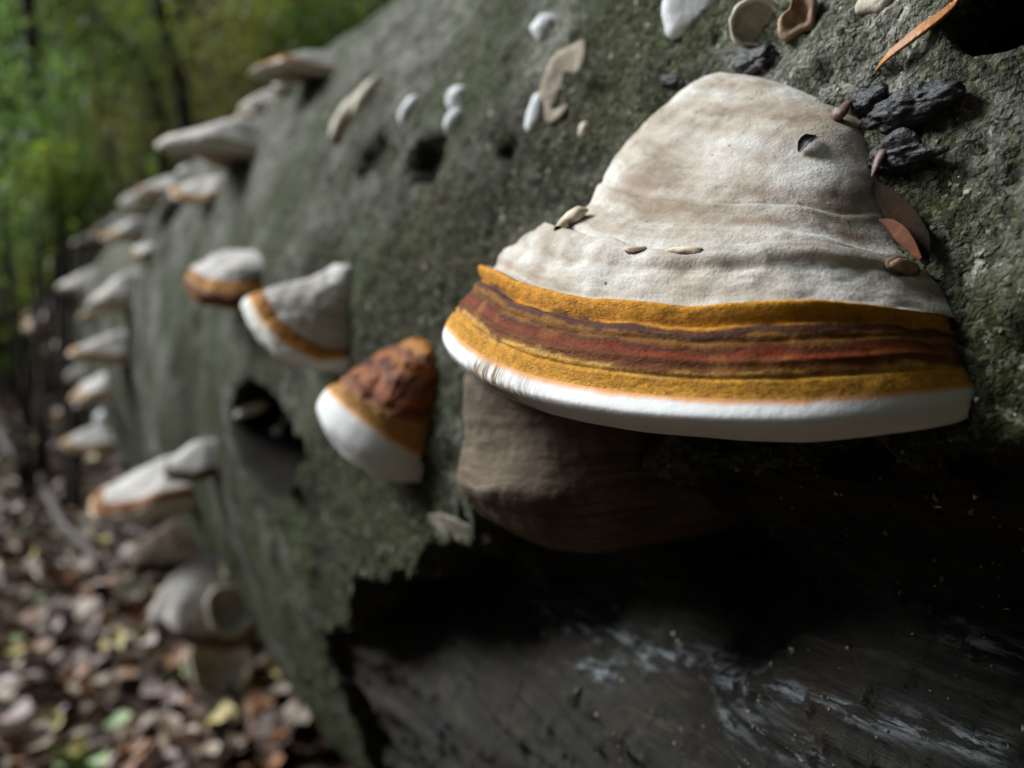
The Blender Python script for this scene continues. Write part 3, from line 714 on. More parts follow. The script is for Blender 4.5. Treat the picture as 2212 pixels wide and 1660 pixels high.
M_DISK = mat_plain('grey_green_disk', (0.26, 0.24, 0.18), (0.36, 0.33, 0.25), 160, 0.85, 0.2, 0.5, 0.001)
M_SCAB = mat_plain('brown_scab', (0.20, 0.12, 0.07), (0.36, 0.25, 0.16), 260, 0.7, 0.3, 0.5, 0.0006)
M_BEIGE = mat_plain('beige_nub', (0.46, 0.36, 0.24), (0.62, 0.55, 0.45), 120, 0.8, 0.25, 0.3, 0.0006)
M_DARKT = mat_plain('dark_wet_twig', (0.020, 0.015, 0.011), (0.07, 0.05, 0.035), 50, 0.7, 0.3)
M_EDGE = mat_plain('dark_resin_edge', (0.06, 0.035, 0.028), (0.14, 0.09, 0.065), 200, 0.7)
def onp(u, v, lift=0.0):
    p_, n_ = on_log(u, v); return p_ + n_ * lift
# fungus crown surface for the bits that lie on it
GMf = GM.reshape(-1, 3)
BV = BVHTree.FromPolygons([tuple(q) for q in GMf], [tuple(int(i) for i in f) for f in grid_faces(GM.shape[0], GM.shape[1])])
def on_main(u, v):
    d = ray(u, v); h = BV.ray_cast(Vector(CAM), Vector(d))
    if h[0] is None: return onp(u, v), np.array([-1.0, 0, 0])
    n_ = np.array(h[1]); n_ = -n_ if n_ @ d > 0 else n_
    return np.array(h[0]), n_
mb = np.array(main.location)
# finger-like nub and scabs growing on the large fungus: parts of it
pn_ = [on_main(*q) for q in ((1205, 497), (1225, 487), (1245, 477), (1262, 471), (1276, 467))]
me, o0 = strip_mesh('nub', [p_ + n_ * h for (p_, n_), h in zip(pn_, (0.0, .001, .0018, .0022, .002))], (.0012, .0017, .0019, .0019, .0004), (.0012, .0018, .0020, .0019, .0004), M_BEIGE, pn_[2][1], cup=0)
o = obj('nub', me, main, o0 - mb); o['label'] = 'finger-like beige nub'
for (u, v, w_, h_) in ((1374, 541, 24, 8), (1478, 543, 46, 9), (1950, 577, 48, 18)):
    p_, n_ = on_main(u, v); k = np.linalg.norm(p_ - CAM) / FPX
    oe = obj('scab_edge', lump_mesh('scab_edge', (w_ * k * 1.12, h_ * k * 1.35, 0.0007), M_EDGE, int(u)), main)
    o = obj('scab', lump_mesh('scab', (w_ * k, h_ * k, 0.0012), M_SCAB if u > 1900 else M_BEIGE, int(u)), main)
    bpy.context.view_layer.update()
    t = np.cross([0, 0, 1.0], n_); t /= np.linalg.norm(t); b_ = np.cross(n_, t)
    from mathutils import Matrix
    q = p_ - mb
    oe.matrix_local = o.matrix_local = Matrix(((t[0], b_[0], n_[0], q[0]), (t[1], b_[1], n_[1], q[1]), (t[2], b_[2], n_[2], q[2]), (0, 0, 0, 1)))
# little curled husk flake lying on the crown
p_, n_ = on_main(1743, 316)
cup = thing('seed_scale', 'tiny curled grey seed scale stuck on the crown of the largest fungus', 'seed scale', p_)
def offs(u, v, lift): q, n = on_main(u, v); return q + n * lift
me, o0 = strip_mesh('shell', [offs(1726, 332, .0006), offs(1740, 318, .0018), offs(1762, 300, .0006)], (.0004, .0013, .0014, .0004), (.0002, .0005, .0005, .0002), M_HUSK, n_, cup=0.8, org=p_)
obj('shell', me, cup)
me, o0 = strip_mesh('pale_edge', [offs(1724, 326, .0008), offs(1736, 311, .0017), offs(1752, 299, .0012)], (.0002, .0007, .0008, .0002), (.0002, .0003, .0003, .0002), M_CREAM, n_, cup=0.2, org=p_)
obj('pale_edge', me, cup)

# scales, husks and leaves caught on the bark at the right
def strip_thing(name, label, cat, pts, wid, thk, mat, cup=0.3, lift=0.002, twist=0.0, src=onp):
    d0, d1 = [np.linalg.norm(onp(*pts[k][:2]) - CAM) for k in (0, -1)]; nP = len(pts) - 1
    P = [at_range(u, v, d0 + (d1 - d0) * i / nP - q[0]) for i, (u, v, *q) in enumerate(pts)]
    _, n = on_log(pts[len(pts) // 2][0], pts[len(pts) // 2][1])
    me, o0 = strip_mesh(name, P, wid, thk, mat, n, cup=cup, twist=twist)
    return tag(obj(name, me, None, o0), label, cat)
strip_thing('bud_scale', 'long curled orange bud scale sticking up from the bark', 'bud scale', [(1893, 152, .001), (1912, 128, .004), (1950, 98, .006), (1990, 68, .007), (2030, 40, .006), (2056, 18, .004), (2066, 4, .003), (2058, -6, .003), (2046, -10, .003)],
            (.0003, .0010, .0015, .0018, .0017, .0015, .0011, .0009, .0006), (.0003, .0006, .0008, .0008, .0007, .0005, .0004), M_ORNG, cup=0.3, twist=0.2)
strip_thing('bud_scale', 'short shiny brown bud scale at the top right edge of the largest fungus', 'bud scale', [(1792, 262, .006), (1806, 250, .009), (1818, 240, .009), (1828, 228, .006), (1838, 218, .002)],
            (.0004, .0020, .0021, .0015, .0006), (.0004, .0014, .0014, .0010, .0004), M_SCALE, cup=0.1)
strip_thing('bud_scale', 'slim pinkish bud scale beside the pointed black husk', 'bud scale', [(1884, 382, .009), (1892, 362, .009), (1904, 335, .008), (1914, 315, .006), (1922, 296, .003)],
            (.0003, .0010, .0013, .0011, .0006), (.0003, .0007, .0009, .0008, .0005), M_SCALE, cup=0.1)
strip_thing('dead_leaf', 'folded dark brown leaf wedged between the largest fungus and the bark', 'leaf', [(1890, 395, .003), (1918, 430, .005), (1958, 480, .006), (1990, 530, .006), (2003, 572, .005)],
            (.0006, .0022, .0032, .0028, .0006), (.0004, .0006, .0006, .0006, .0003), M_LEAFB, cup=0.5, twist=0.2)
strip_thing('dead_leaf', 'small rust red leaf scrap in front of the folded brown leaf', 'leaf', [(1900, 476, .009), (1925, 484, .009), (1950, 508, .010), (1972, 535, .010), (1990, 560, .009)],
            (.0003, .0012, .0018, .0014, .0004), (.0003, .0004, .0004, .0004, .0003), M_REDL, cup=0.3, twist=-0.3)
def husk(label, pts_px, mat=M_HUSK, lift=0.004, seed=0, ax=(60, 28, 24), uv=(1930, 250), spin=0.0, spikes=()):
    p_, n_ = on_log(*uv); k = np.linalg.norm(p_ - CAM) / FPX
    def cut(P):
        for (d, amp, pw) in spikes:
            d = np.array(d, float); d /= np.linalg.norm(d)
            P = P * (1 + amp * np.maximum(P @ d / np.linalg.norm(P, axis=1), 0)[:, None] ** pw)
        P[:, 2] = np.where(P[:, 2] < 0, P[:, 2] * 0.5, P[:, 2])
        return P
    o = obj('beech_husk', lump_mesh('beech_husk', tuple(a * k for a in ax), mat, seed, 0.32, 5, 2.2, cut))
    orient(o, p_ + n_ * lift, n_, spin)
    return tag(o, label, 'husk')
husk('oval black beech husk on the bark beside the top of the largest fungus', None, uv=(1990, 242), ax=(78, 34, 36), spin=0.15, seed=3, spikes=(((1, 0.1, 0), .25, 6), ((-1, 0.2, .2), .25, 6)))
husk('pointed black beech husk with raised peak, below the oval one', None, uv=(1962, 355), ax=(62, 26, 34), spin=0.0, seed=8, spikes=(((.35, 0.8, .7), 1.0, 10), ((1, -.1, 0), .45, 10), ((-1, 0, 0), .2, 8)))
husk('crumbled black husk scrap above the crown of the largest fungus', None, uv=(1628, 140), ax=(48, 26, 26), seed=12, lift=0.0, spikes=(((1, .5, .5), .4, 8), ((-.3, 1, .3), .5, 8)))
husk('ragged dark husk scrap beside the short brown bud scale', None, uv=(1885, 225), ax=(40, 24, 26), seed=15, lift=0.001, spikes=(((1, .5, .5), .5, 8), ((-.6, 1, .3), .6, 8)))
husk('low dark husk scrap left of the crown of the largest fungus', None, uv=(1452, 178), ax=(34, 14, 18), seed=18, lift=0.0, spin=-0.4)

# disks, cups, rings and chalky knobs on the bark
def gpt(u, v, up=0.0):
    d = ray(u, v); t = 0.3
    while True:
        q = CAM + d * t
        if q[2] <= gz_at(q[0], q[1]) + up or t > 12: return q
        t += 0.01
def on_fungus(root):
    G, _ = ALL_F[root.name]; b = BVHTree.FromPolygons(G.reshape(-1, 3).tolist(), grid_faces(G.shape[0], G.shape[1]).tolist())
    def f(u, v):
        h = b.ray_cast(Vector(CAM), Vector(ray(u, v)))
        if h[0] is None: return on_log(u, v)
        n = np.array(h[1]); d = ray(u, v)
        return np.array(h[0]), (-n if n @ d > 0 else n)
    return f
def knob(name, label, cat, u, v, prof, mat, sx=1.0, spin=0.0, seed=0, wob=0.08, lift=0.0, nmix=0.0, group=None, on=None):
    p_, n_ = on_log(u, v) if on is None else on(u, v); p_ = p_ - ray(u, v) * lift; k = np.linalg.norm(p_ - CAM) / FPX
    if nmix: 
        d = CAM - p_; d /= np.linalg.norm(d); n_ = n_ * (1 - nmix) + d * nmix; n_ /= np.linalg.norm(n_)
    o = orient(obj(name, lathe_mesh(name, [(r * k, z * k) for r, z in prof], mat, seed=seed, wob=wob, sx=sx)), p_, n_, spin)
    return tag(o, label, cat, group)
DISK = [(30, -12), (42, -6), (44, 3), (41, 6.5), (37, 6), (33, 3.5), (18, 4.5), (0.1, 5)]
CUP = [(30, -30), (44, -12), (52, 8), (50, 18), (44, 22), (38, 16), (32, 2), (20, -8), (0.1, -10)]
RING = [(30, -8), (60, -6), (64, 3), (58, 9), (48, 8), (44, 1), (20, 0), (0.1, 0)]
BLOB = [(24, -10), (27, 0), (24, 12), (16, 20), (7, 24), (0.1, 25)]
d_ = knob('disk_fungus', 'round grey disk fungus with pale rim, flat on the bark above the largest fungus', 'fungus', 1630, 50, DISK, M_DISK, seed=1, wob=0.03, nmix=0.9, lift=0.004)
kk = np.linalg.norm(onp(1630, 50) - CAM) / FPX
obj('rim', lathe_mesh('rim', [(r * kk, z * kk) for r, z in ((39, 1), (46, 1), (47, 6), (43, 10), (38, 8), (36, 4))], M_CREAM, seed=1, wob=0.03), d_)
p_, n_ = on_log(1726, 38)
knob('crumbled_fungus', 'crumbled orange brown fungus remnant right of the round grey disk', 'fungus', 1728, 36, [(22, -8), (36, 0), (38, 10), (30, 16), (22, 10), (15, 2), (0.1, 0)], M_SCAB, seed=4, wob=0.22, nmix=0.6, lift=0.003)
knob('crust_fungus', 'flat white crust fungus at the top of the bark above the grey disk', 'fungus', 1490, -4, [(40, -8), (62, 0), (60, 9), (40, 13), (15, 12), (0.1, 12)], M_WHITE, seed=6, wob=0.12, nmix=0.6, lift=0.003)
knob('crust_fungus', 'small grey shelf of crust fungus above the long orange bud scale', 'fungus', 1900, -6, [(24, -8), (34, 0), (32, 9), (20, 13), (0.1, 12)], M_CREAM, seed=7, wob=0.2, nmix=0.3)
knob('ring_fungus', 'pale brown ring shaped crust with dark hollow, on the bark left of the crown', 'fungus', 1215, 175, [(40, -8), (62, -4), (66, 2), (58, 5), (46, 3), (38, -2), (20, -3), (0.1, -3)], M_CREAM2, sx=1.2, spin=1.2, seed=9, wob=0.14, nmix=0.12)
knob('crust_fungus', 'white crescent of crust fungus inside the lower edge of the pale brown ring', 'fungus', 1158, 248, [(14, -6), (18, 0), (17, 9), (10, 13), (0.1, 14)], M_WHITE, sx=2.6, spin=1.35, seed=10, nmix=0.4)
for i, (u, v, s, lab) in enumerate([(1180, 62, 1.0, 'chalk white round fungus knob just above the pale brown ring'), (983, 262, .85, 'chalk white knob, lower one of the pair above the two dark bark holes'),
        (992, 215, 1.0, 'chalk white knob, upper one of the pair above the two dark bark holes'), (888, 238, .8, 'chalk white slanting knob left of the pair'),
        (1265, 283, .6, 'tiny pinkish white knob beside the left slope of the crown'), (602, 933, .5, 'tiny white knob at the right edge of the large dark bark hole'),
        (618, 905, .38, 'smaller white dot above the right edge of the large dark bark hole'), (230, 908, .8, 'white knob above the pale fungus with brown ring'),
        (800, 210, 1.0, 'dull white smear of crust high on the bark, left of the slanting knob'), (760, 250, 1.0, 'long dull white crust low beside the skyline of the log')]):
    knob('fungus_knob', lab, 'fungus', u, v, [(r * s, z * s) for r, z in BLOB], M_WHITE if i not in (4, 8, 9) else M_CREAM, sx=1.6 if i in (3, 8) else (2.4 if i == 9 else 1.1), spin=0.9, seed=30 + i, wob=0.06, nmix=0.45)
knob('cup_fungus', 'cream cup shaped fungus with dark hollow beside the rounded grey one', 'fungus', 502, 1318, CUP, M_CREAM, seed=50, wob=0.06, nmix=0.8, lift=0.004, on=on_fungus(rounded))
knob('cup_fungus', 'open cream cup fungus just above the ground below the rounded grey one', 'fungus', 480, 1440, [(40, -30), (58, -12), (64, 8), (62, 16), (56, 18), (50, 10), (40, -2), (20, -12), (0.1, -14)], M_CREAM, seed=51, wob=0.12, nmix=0.8, lift=0.02, on=lambda u, v: (gpt(u, v, .06), np.array([-.6, -.6, .4])))
knob('fungus_knob', 'cream knob on the shoulder of the rounded grey fungus near the ground', 'fungus', 492, 1232, [(20, -10), (24, 0), (20, 14), (10, 22), (0.1, 23)], M_CREAM, sx=0.6, seed=52, nmix=0.7, lift=0.0, on=on_fungus(rounded))
knob('crust_fungus', 'white lip of crust along the top of the large dark bark hole', 'fungus', 545, 882, [(12, -6), (15, 0), (13, 8), (6, 11), (0.1, 11)], M_CREAM, sx=3.6, spin=0.35, seed=53, nmix=0.4)

# pale scrap of bark curling at the edge of the hollow
strip_thing('bark_flake', 'frayed pale bark flake at the rim of the dark rotten hollow', 'bark flake', [(930, 1120, .004), (965, 1130, .008), (1010, 1150, .008), (1060, 1165, .004)], (.002, .006, .006, .002), (.001, .002, .002, .001), mat_plain('pale_flake', (0.10, 0.08, 0.06), (0.30, 0.26, 0.21), 90))
# loose crumbs and lichen flecks on the near bark: nobody could count them
rnd = np.random.RandomState(5)
CV, CF = [], []
tri = np.array([(-1, -.6, 0), (1, -.5, 0), (.1, 1, 0), (0, 0, .7)]); tf = [(0, 1, 3), (1, 2, 3), (2, 0, 3), (0, 2, 1)]
for i in range(6500):
    y = 0.05 + rnd.beta(1.0, 2.6) * 0.60; phi = rnd.uniform(-0.10, 0.80)
    p_, n_ = log_surf(y, phi); t, b_, n_ = frame_of(n_); s = min(rnd.gamma(1.5, 0.00032), .0022)
    a = rnd.uniform(0, 6.28); q = tri * np.array([1, rnd.uniform(.4, 1.2), rnd.uniform(.4, 1.4)]) + rnd.normal(0, .15, (4, 3))
    X = t * math.cos(a) + b_ * math.sin(a); Y = np.cross(n_, X)
    V = p_ - n_ * s * 0.1 + (q[:, :1] * X + q[:, 1:2] * Y + q[:, 2:] * n_) * s
    CF += [tuple(k + 4 * i for k in f) for f in tf]; CV.append(V)
N = NT('lichen_crumbs', 0.85, 0.25); p = N.gpos()
N.color(N.ramp(N.noise(p, 330, 2), [(0.38, (0.03, 0.022, 0.015)), (0.47, (0.12, 0.115, 0.06)), (0.55, (0.22, 0.20, 0.14)), (0.66, (0.45, 0.44, 0.38))]))
o = obj('bark_crumbs', mesh_np('bark_crumbs', np.concatenate(CV) - off, CF, mat=N.m, smooth=False), logo); o['kind'] = 'stuff'

# ------------------------------------------------------------------ leaf litter
def leaf_template(seed, L=0.066, Wd=0.021):
    r = np.random.RandomState(seed); n = 7; s = np.linspace(0, 1, n)
    wd = Wd * np.sin(np.pi * s ** 0.85) ** 0.8 * r.uniform(.85, 1.15); bend = r.uniform(-.5, 1.1); cupk = r.uniform(-.25, .75); tw = r.uniform(-.5, .5)
    V = []
    for i, q in enumerate(s):
        x = (q - .5) * L; z = bend * L * (q - .5) ** 2 * 1.6 + r.normal(0, .0012)
        for k in (-1, 0, 1):
            yv = k * wd[i]; V.append((x, yv * math.cos(tw * (q - .5)), z + cupk * abs(yv) * .8 + yv * math.sin(tw * (q - .5)) + (0 if k == 0 else r.normal(0, .0010))))
    F_ = []
    for i in range(n - 1):
        for k in (0, 1): F_.append((i * 3 + k, i * 3 + k + 1, i * 3 + k + 4, i * 3 + k + 3))
    return np.array(V), np.array(F_)
TPL = [leaf_template(s) for s in range(7)]
def mat_leaf(name, c1, c2, rough=0.6):
    N = NT(name, rough, 0.35); p = N.gpos()
    N.color(N.ramp(N.noise(p, 40, 4), [(0.38, c1), (0.62, c2)])); N.normal(N.bump(N.noise(p, 240, 3), 0.4, 0.001)); return N.m
LMAT = [(mat_leaf('pale_tan_leaf', (0.20, 0.145, 0.10), (0.34, 0.265, 0.20)), 'pale tan dry beech leaf lying on the forest floor'),
        (mat_leaf('orange_brown_leaf', (0.13, 0.055, 0.022), (0.26, 0.115, 0.045)), 'orange brown dry beech leaf lying on the forest floor'),
        (mat_leaf('dark_brown_leaf', (0.035, 0.018, 0.010), (0.09, 0.044, 0.022)), 'dark brown wet beech leaf lying on the forest floor'),
        (mat_leaf('greyish_pink_leaf', (0.18, 0.125, 0.11), (0.31, 0.23, 0.205)), 'greyish pink faded beech leaf lying on the forest floor'),
        (mat_leaf('yellow_leaf', (0.34, 0.27, 0.07), (0.46, 0.38, 0.14)), 'yellowish fallen beech leaf lying on the forest floor'),
        (mat_leaf('pale_green_leaf', (0.16, 0.23, 0.08), (0.30, 0.38, 0.18)), 'pale green fallen beech leaf lying on the forest floor')]
LME = [[mesh_np('leaf_blade', V, Fq, mat=m) for V, Fq in TPL] for m, _ in LMAT]
rnd = np.random.RandomState(11); placed = 0
while placed < 300:
    dist = 1.18 + 3.2 * rnd.beta(0.9, 2.0); az = R_(rnd.uniform(-1.5, 17))
    x, y = dist * math.sin(az), dist * math.cos(az)
    if x > 0.52: continue
    z = gz_at(x, y)
    if (x - XC) ** 2 + (z - ZC) ** 2 < (float(log_r(y)) + 0.01) ** 2: continue
    dark = sstep(0.12, 0.30, x)
    pr_ = np.array([.40, .15, .12, .27, .035, .025]) * (1 - dark) + np.array([.05, .17, .72, .03, .02, .01]) * dark; pr_ /= pr_.sum()
    k = rnd.choice(6, p=pr_)
    o = obj('fallen_leaf', LME[k][rnd.randint(7)], None, (x, y, z + 0.006 + rnd.uniform(0, .02)))
    o.rotation_euler = (rnd.normal(0, .35), rnd.normal(0, .35), rnd.uniform(0, 6.28)); sc_ = rnd.uniform(.75, 1.25); o.scale = (sc_,) * 3
    tag(o, LMAT[k][1], 'leaf', LMAT[k][0].name.replace('_', ' ').replace(' leaf', ' leaves') + ' in the litter'); placed += 1
# the rest of the litter
def scatter(name, n, sampler, tpls, mats, probs, seed, smin=.7, smax=1.25, tilt=.35, lift=0.004):
    r = np.random.RandomState(seed); Vs, Fs, mi = [], [], []; base = 0
    for i in range(n):
        c_ = sampler(r)
        if c_ is None: continue
        V, Fq = tpls[r.randint(len(tpls))]; s = r.uniform(smin, smax)
        a, b_, g_ = r.normal(0, tilt), r.normal(0, tilt), r.uniform(0, 6.28)
        ca, sa, cb, sb, cg, sg = math.cos(a), math.sin(a), math.cos(b_), math.sin(b_), math.cos(g_), math.sin(g_)
        Rm = np.array([[cg, -sg, 0], [sg, cg, 0], [0, 0, 1]]) @ np.array([[cb, 0, sb], [0, 1, 0], [-sb, 0, cb]]) @ np.array([[1, 0, 0], [0, ca, -sa], [0, sa, ca]])
        Vs.append((V * s) @ Rm.T + c_); Fs.append(Fq + base); base += len(V); mi += [r.choice(len(mats), p=probs)] * len(Fq)
    me = mesh_np(name, np.concatenate(Vs), np.concatenate(Fs))
    for m in mats: me.materials.append(m)
    me.polygons.foreach_set('material_index', np.array(mi, np.int32))
    return obj(name, me)
def ground_pt(r):
    x = r.uniform(-3.2, 0.55) if r.rand() < .8 else r.uniform(-.4, .55); y = r.uniform(-1.2, 8.5)
    z = gz_at(x, y)
    if y < 4.7 and (x - XC) ** 2 + (z - ZC) ** 2 < 0.6 ** 2: return None
    return np.array([x, y, z + r.uniform(.003, .02)])
lit = scatter('leaf_litter', 5200, ground_pt, TPL, [m for m, _ in LMAT], [.30, .16, .28, .21, .03, .02], 3)
tag(lit, 'thick carpet of small dead beech leaves beside the log', 'leaf litter', kind='stuff')

# dark fallen branch leaning across the litter
def branch_mesh(name, P, rad, mat, seg=8, org=np.zeros(3), seed=0, n=30):
    P = np.array(P, float); s = np.linspace(0, 1, len(P)); ss = np.linspace(0, 1, n)
    Q = np.stack([np.interp(ss, s, P[:, k]) for k in range(3)], 1)
    for _ in range(4): Q[1:-1] = .25 * Q[:-2] + .5 * Q[1:-1] + .25 * Q[2:]
    L = np.linalg.norm(P[-1] - P[0]); Q += np.stack([fbm(Q, 5 / L, 2, seed + k) for k in range(3)], 1) * L * 0.012
    r = np.interp(ss, np.linspace(0, 1, len(rad)), rad); V = []
    for i in range(n):
        d = Q[min(i + 1, n - 1)] - Q[max(i - 1, 0)]; t, b_, d = frame_of(d)
        if i and t @ pt < 0: t, b_ = -t, -b_
        pt = t
        V += [Q[i] + r[i] * (t * math.cos(2 * math.pi * j / seg) + b_ * math.sin(2 * math.pi * j / seg)) for j in range(seg)]
    Fq = [(i * seg + j, i * seg + (j + 1) % seg, (i + 1) * seg + (j + 1) % seg, (i + 1) * seg + j) for i in range(n - 1) for j in range(seg)]
    return mesh_np(name, np.array(V) - org, Fq, mat=mat)
B0, B1, B2 = gpt(-60, 880, .03), gpt(90, 1055, .07), gpt(215, 1230, .02)
tag(obj('fallen_branch', branch_mesh('fallen_branch', [B0, B1, B2], (.018, .022, .014), M_DARKT, org=B1), None, B1), 'dark thin branch lying on the leaf litter toward the brown ringed fungus', 'branch')

# ------------------------------------------------------------------ saplings, shrubs and the wood behind
def small_leaf(L, Wd):
    V = np.array([(-L / 2, 0, 0), (-L * .1, -Wd, .15 * Wd), (L * .25, -Wd * .8, .15 * Wd), (L / 2, 0, -.1 * L), (L * .25, Wd * .8, .15 * Wd), (-L * .1, Wd, .15 * Wd), (0, 0, -.1 * Wd)])
    return V, np.array([(0, 1, 6), (1, 2, 6), (2, 3, 6), (3, 4, 6), (4, 5, 6), (5, 0, 6)])
def fol(name, c1, c2):
    N = NT(name, 0.5, 0.4); p = N.gpos(); c = N.ramp(N.noise(p, 6, 4), [(0.38, c1), (0.62, c2)]); N.color(c)
    tb = N.n('ShaderNodeBsdfTranslucent'); N.put(tb.inputs['Color'], N.mix(0.4, c, (0.26, 0.34, 0.05)))
    mx = N.n('ShaderNodeMixShader'); mx.inputs[0].default_value = 0.55
    N.t.links.new(N.b.outputs[0], mx.inputs[1]); N.t.links.new(tb.outputs[0], mx.inputs[2])
    N.t.links.new(mx.outputs[0], N.t.nodes['Material Output'].inputs['Surface'])
    return N.m
F_GREEN = fol('green_foliage', (0.045, 0.12, 0.025), (0.10, 0.22, 0.05)); F_DARK = fol('dark_foliage', (0.020, 0.050, 0.014), (0.05, 0.10, 0.025))
F_YEL = fol('yellow_green_foliage', (0.14, 0.20, 0.015), (0.30, 0.34, 0.03)); F_BRN = fol('brown_foliage', (0.075, 0.045, 0.022), (0.17, 0.10, 0.05))
F_BLU = fol('blue_green_foliage', (0.045, 0.12, 0.06), (0.09, 0.20, 0.10)); F_OLV = fol('olive_foliage', (0.09, 0.13, 0.025), (0.19, 0.24, 0.05))
def shrub(name, label, u, v, dist, rx, rz, m1, m2, n, seed, cat='shrub', group=None, leaf=0.03):
    c_ = at_range(u, v, dist); gz = gz_at(c_[0], c_[1]); base = np.array([c_[0], c_[1], gz])
    root = thing(name, label, cat, base, group); r = np.random.RandomState(seed)
    cl = [c_ + r.normal(0, .45, 3) * np.array([rx, rx, rz]) for _ in range(7)]
    def smp(rr):
        q = cl[rr.randint(7)] + rr.normal(0, .33, 3) * np.array([rx, rx, rz]); 
        return None if q[2] < gz + .03 else q
    fo = scatter('crown', n * 4, smp, [small_leaf(leaf, leaf * .36)], [m1, m2], [.65, .35], seed, .6, 1.4, tilt=.7)
    fo.data.transform(__import__('mathutils').Matrix.Translation(-Vector(base))); fo.parent = root
    for k in range(5):
        e = cl[k]; mm = (base + e) / 2 + r.normal(0, .12 * rx, 3)
        obj('stem', branch_mesh('stem', [base + r.normal(0, .02, 3) * [1, 1, 0], mm, e], (.012, .009, .004), M_DARKT, 6, base, seed + k, 14), root)
    return root
shrub('leafy_shrub', 'bright green shrub at the far left of the wood edge', 20, 265, 3.6, .20, .34, F_GREEN, F_BLU, 420, 1, leaf=.026)
shrub('leafy_shrub', 'blue green shrub between the two dark leaning saplings', 130, 70, 4.2, .30, .26, F_BLU, F_GREEN, 420, 2, leaf=.026)
shrub('leafy_shrub', 'low yellow green shrub near the far end of the log', 135, 385, 3.3, .12, .15, F_YEL, F_GREEN, 180, 3, leaf=.024)
shrub('leafy_shrub', 'light olive leaved shrub high behind the leaning saplings', 275, 60, 4.6, .30, .24, F_OLV, F_YEL, 420, 4, leaf=.026)
shrub('leafy_shrub', 'yellowing shrub above the highest skyline fungus', 600, 75, 5.0, .22, .25, F_YEL, F_OLV, 260, 5, leaf=.026)
shrub('leafy_shrub', 'dark green shrub behind the top of the log', 715, 40, 4.8, .40, .32, F_DARK, F_GREEN, 460, 6, leaf=.026)
shrub('leafy_shrub', 'withered brown shrub behind the skyline fungi', 470, 185, 5.0, .42, .42, F_BRN, F_BRN, 900, 7, leaf=.026)
shrub('leafy_shrub', 'low brown bramble on the bank beyond the log', 300, 270, 4.4, .40, .30, F_BRN, F_BRN, 720, 8, leaf=.026)
shrub('leafy_shrub', 'dark low shrub standing at the foot of the bank', 70, 500, 4.0, .20, .12, F_DARK, F_OLV, 220, 9, leaf=.024)
shrub('leafy_shrub', 'dark green shrub behind the low yellow green one', 190, 200, 5.2, .40, .35, F_DARK, F_BLU, 460, 10, leaf=.026)
def sapling(label, pts, dist, rad, seed):
    P = [at_range(u, v, dist) for u, v in pts]; gz = gz_at(P[-1][0], P[-1][1]); P[-1] = np.array([P[-1][0], P[-1][1], gz - .03])
    base = P[-1].copy(); base[2] = gz
    root = thing('sapling', label, 'tree', base)
    obj('trunk', branch_mesh('trunk', P[::-1], rad, M_DARKT, 9, base, seed), root)
    top = P[0]; r = np.random.RandomState(seed)
    for k in range(3):
        a = P[0] * .6 + P[1] * .4; e = top + np.array([r.uniform(-.8, .8), r.uniform(-.5, .5), r.uniform(.3, .9)])
        obj('limb', branch_mesh('limb', [a, (a + e) / 2 + [0, 0, .1], e], (.018, .012, .005), M_DARKT, 6, base, seed + k, 12), root)
    fo = scatter('crown', 300, lambda rr: top + np.array([0, 0, .8]) + rr.normal(0, .5, 3) * [1, 1, .6], [small_leaf(.06, .02)], [F_OLV, F_GREEN], [.5, .5], seed, .6, 1.4, tilt=.7)
    fo.data.transform(__import__('mathutils').Matrix.Translation(-Vector(base))); fo.parent = root
sapling('grey brown sapling curving up beside the bright green shrub', [(40, -260), (52, -60), (60, 90), (85, 220), (125, 330), (130, 600)], 3.9, (.042, .036, .032, .028, .026, .024), 61)
sapling('dark sapling trunk rising behind the skyline fungi', [(300, -260), (320, -80), (335, 30), (362, 120), (400, 190), (430, 420)], 4.2, (.040, .034, .032, .030, .026, .022), 62)
sapling('slanting thin sapling crossing behind the dark trunk', [(60, -240), (130, -60), (185, 30), (245, 85), (330, 140), (400, 400)], 4.5, (.034, .028, .026, .024, .020, .016), 63)
sapling('pale slim sapling beside the withered brown shrub', [(440, -300), (450, -100), (455, 20), (462, 120), (470, 200), (475, 420)], 5.6, (.04, .034, .030, .028, .026, .022), 64)
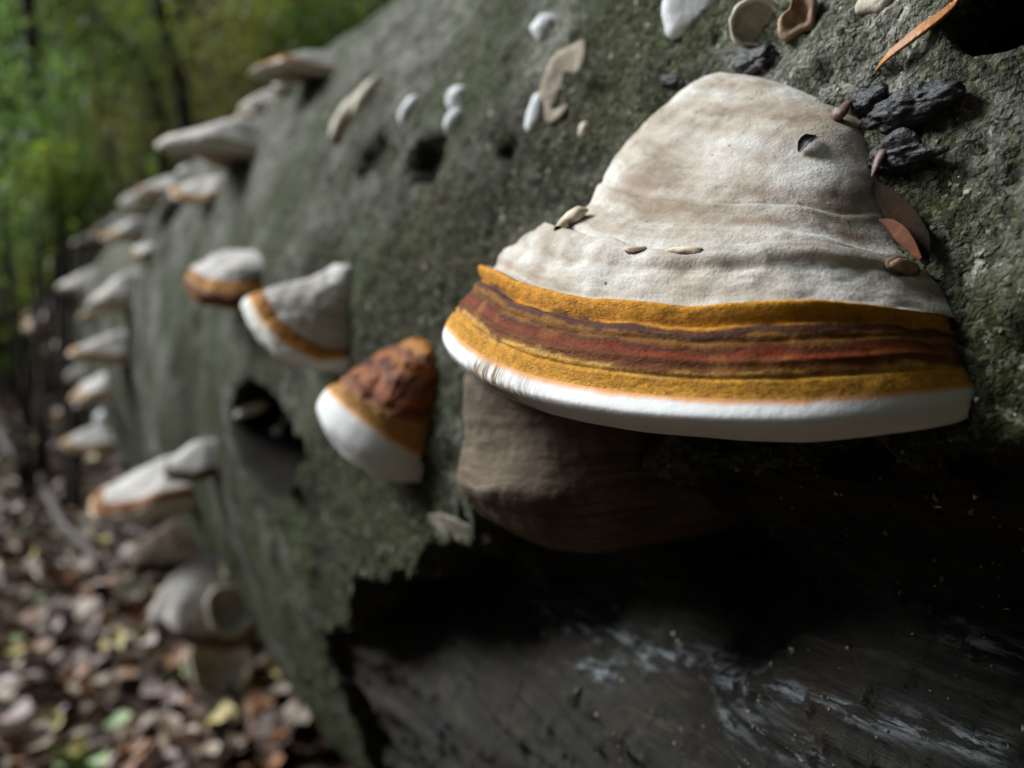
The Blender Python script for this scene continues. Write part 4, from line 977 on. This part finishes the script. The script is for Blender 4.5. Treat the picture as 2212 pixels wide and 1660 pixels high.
# far wood: one mass of undergrowth on the bank
def bank_pt(r):
    y = 6.0 + 13 * r.rand() ** 1.3; x = -y * .35 + r.rand() * y * 1.15
    z = gz_at(x, y)
    return np.array([x, y, z + abs(r.normal(0, .55)) + .02])
fw = scatter('undergrowth', 22000, bank_pt, [small_leaf(.12, .05)], [F_DARK, F_OLV, F_BRN, F_GREEN, F_YEL], [.30, .18, .36, .10, .06], 77, .6, 1.5, tilt=.7)
tag(fw, 'dense mixed undergrowth covering the bank behind the log', 'undergrowth', kind='stuff')

# unseen trees, added to keep the light off the near end of the log
def tree(label, x, y, h, cr, seed, n=2600, leaf=.12, low=0.35, m1=F_DARK, m2=F_GREEN, rad=.16):
    gz = gz_at(x, y); base = np.array([x, y, gz]); root = thing('added_shade_tree', label, 'tree', base)
    r = np.random.RandomState(seed); top = base + [r.uniform(-.3, .3), r.uniform(-.3, .3), h * .9]
    obj('trunk', branch_mesh('trunk', [base - [0, 0, .1], base + [.05, .03, h * .4], top], (rad, rad * .75, rad * .2), M_TRUNK, 12, base, seed), root)
    cl = []
    for k in range(16):
        f = r.uniform(low, 1.0); a = r.uniform(0, 6.28); q = base + [math.cos(a) * cr * r.uniform(.3, 1), math.sin(a) * cr * r.uniform(.3, 1), h * f]
        cl.append(q); st_ = base + (top - base) * max(.2, f - .15)
        obj('limb', branch_mesh('limb', [st_, (st_ + q) / 2 + [0, 0, .15], q], (rad * .3, rad * .2, rad * .06), M_TRUNK, 7, base, seed + k, 12), root)
    fo = scatter('crown', n, lambda rr: cl[rr.randint(16)] + rr.normal(0, .3, 3) * cr * .8, [small_leaf(leaf, leaf * .38)], [m1, m2], [.6, .4], seed, .6, 1.4, tilt=.7)
    fo.data.transform(__import__('mathutils').Matrix.Translation(-Vector(base))); fo.parent = root
M_TRUNK = mat_plain('tree_trunk_bark', (0.05, 0.045, 0.035), (0.13, 0.125, 0.10), 12, bump=.7, bdist=.01)
tree('leafy tree added unseen for shade on the raised bank facing the bare side of the log', -2.0, -1.3, 4.6, 1.4, 91)
tree('unseen low leafy tree added for shade, crown reaching over the near end of the log', 0.9, -1.7, 3.6, 1.3, 94, low=.45)
tree('unseen low leafy tree added for shade behind the place the log is seen from', -0.7, -1.9, 3.6, 1.2, 95, low=.4)
tree('leafy tree added unseen for shade, overhanging the near end of the log', 0.2, -2.6, 5.5, 1.5, 92)
tree('leafy tree added unseen for shade behind the near end of the log', 2.6, -0.6, 5.5, 1.5, 93)
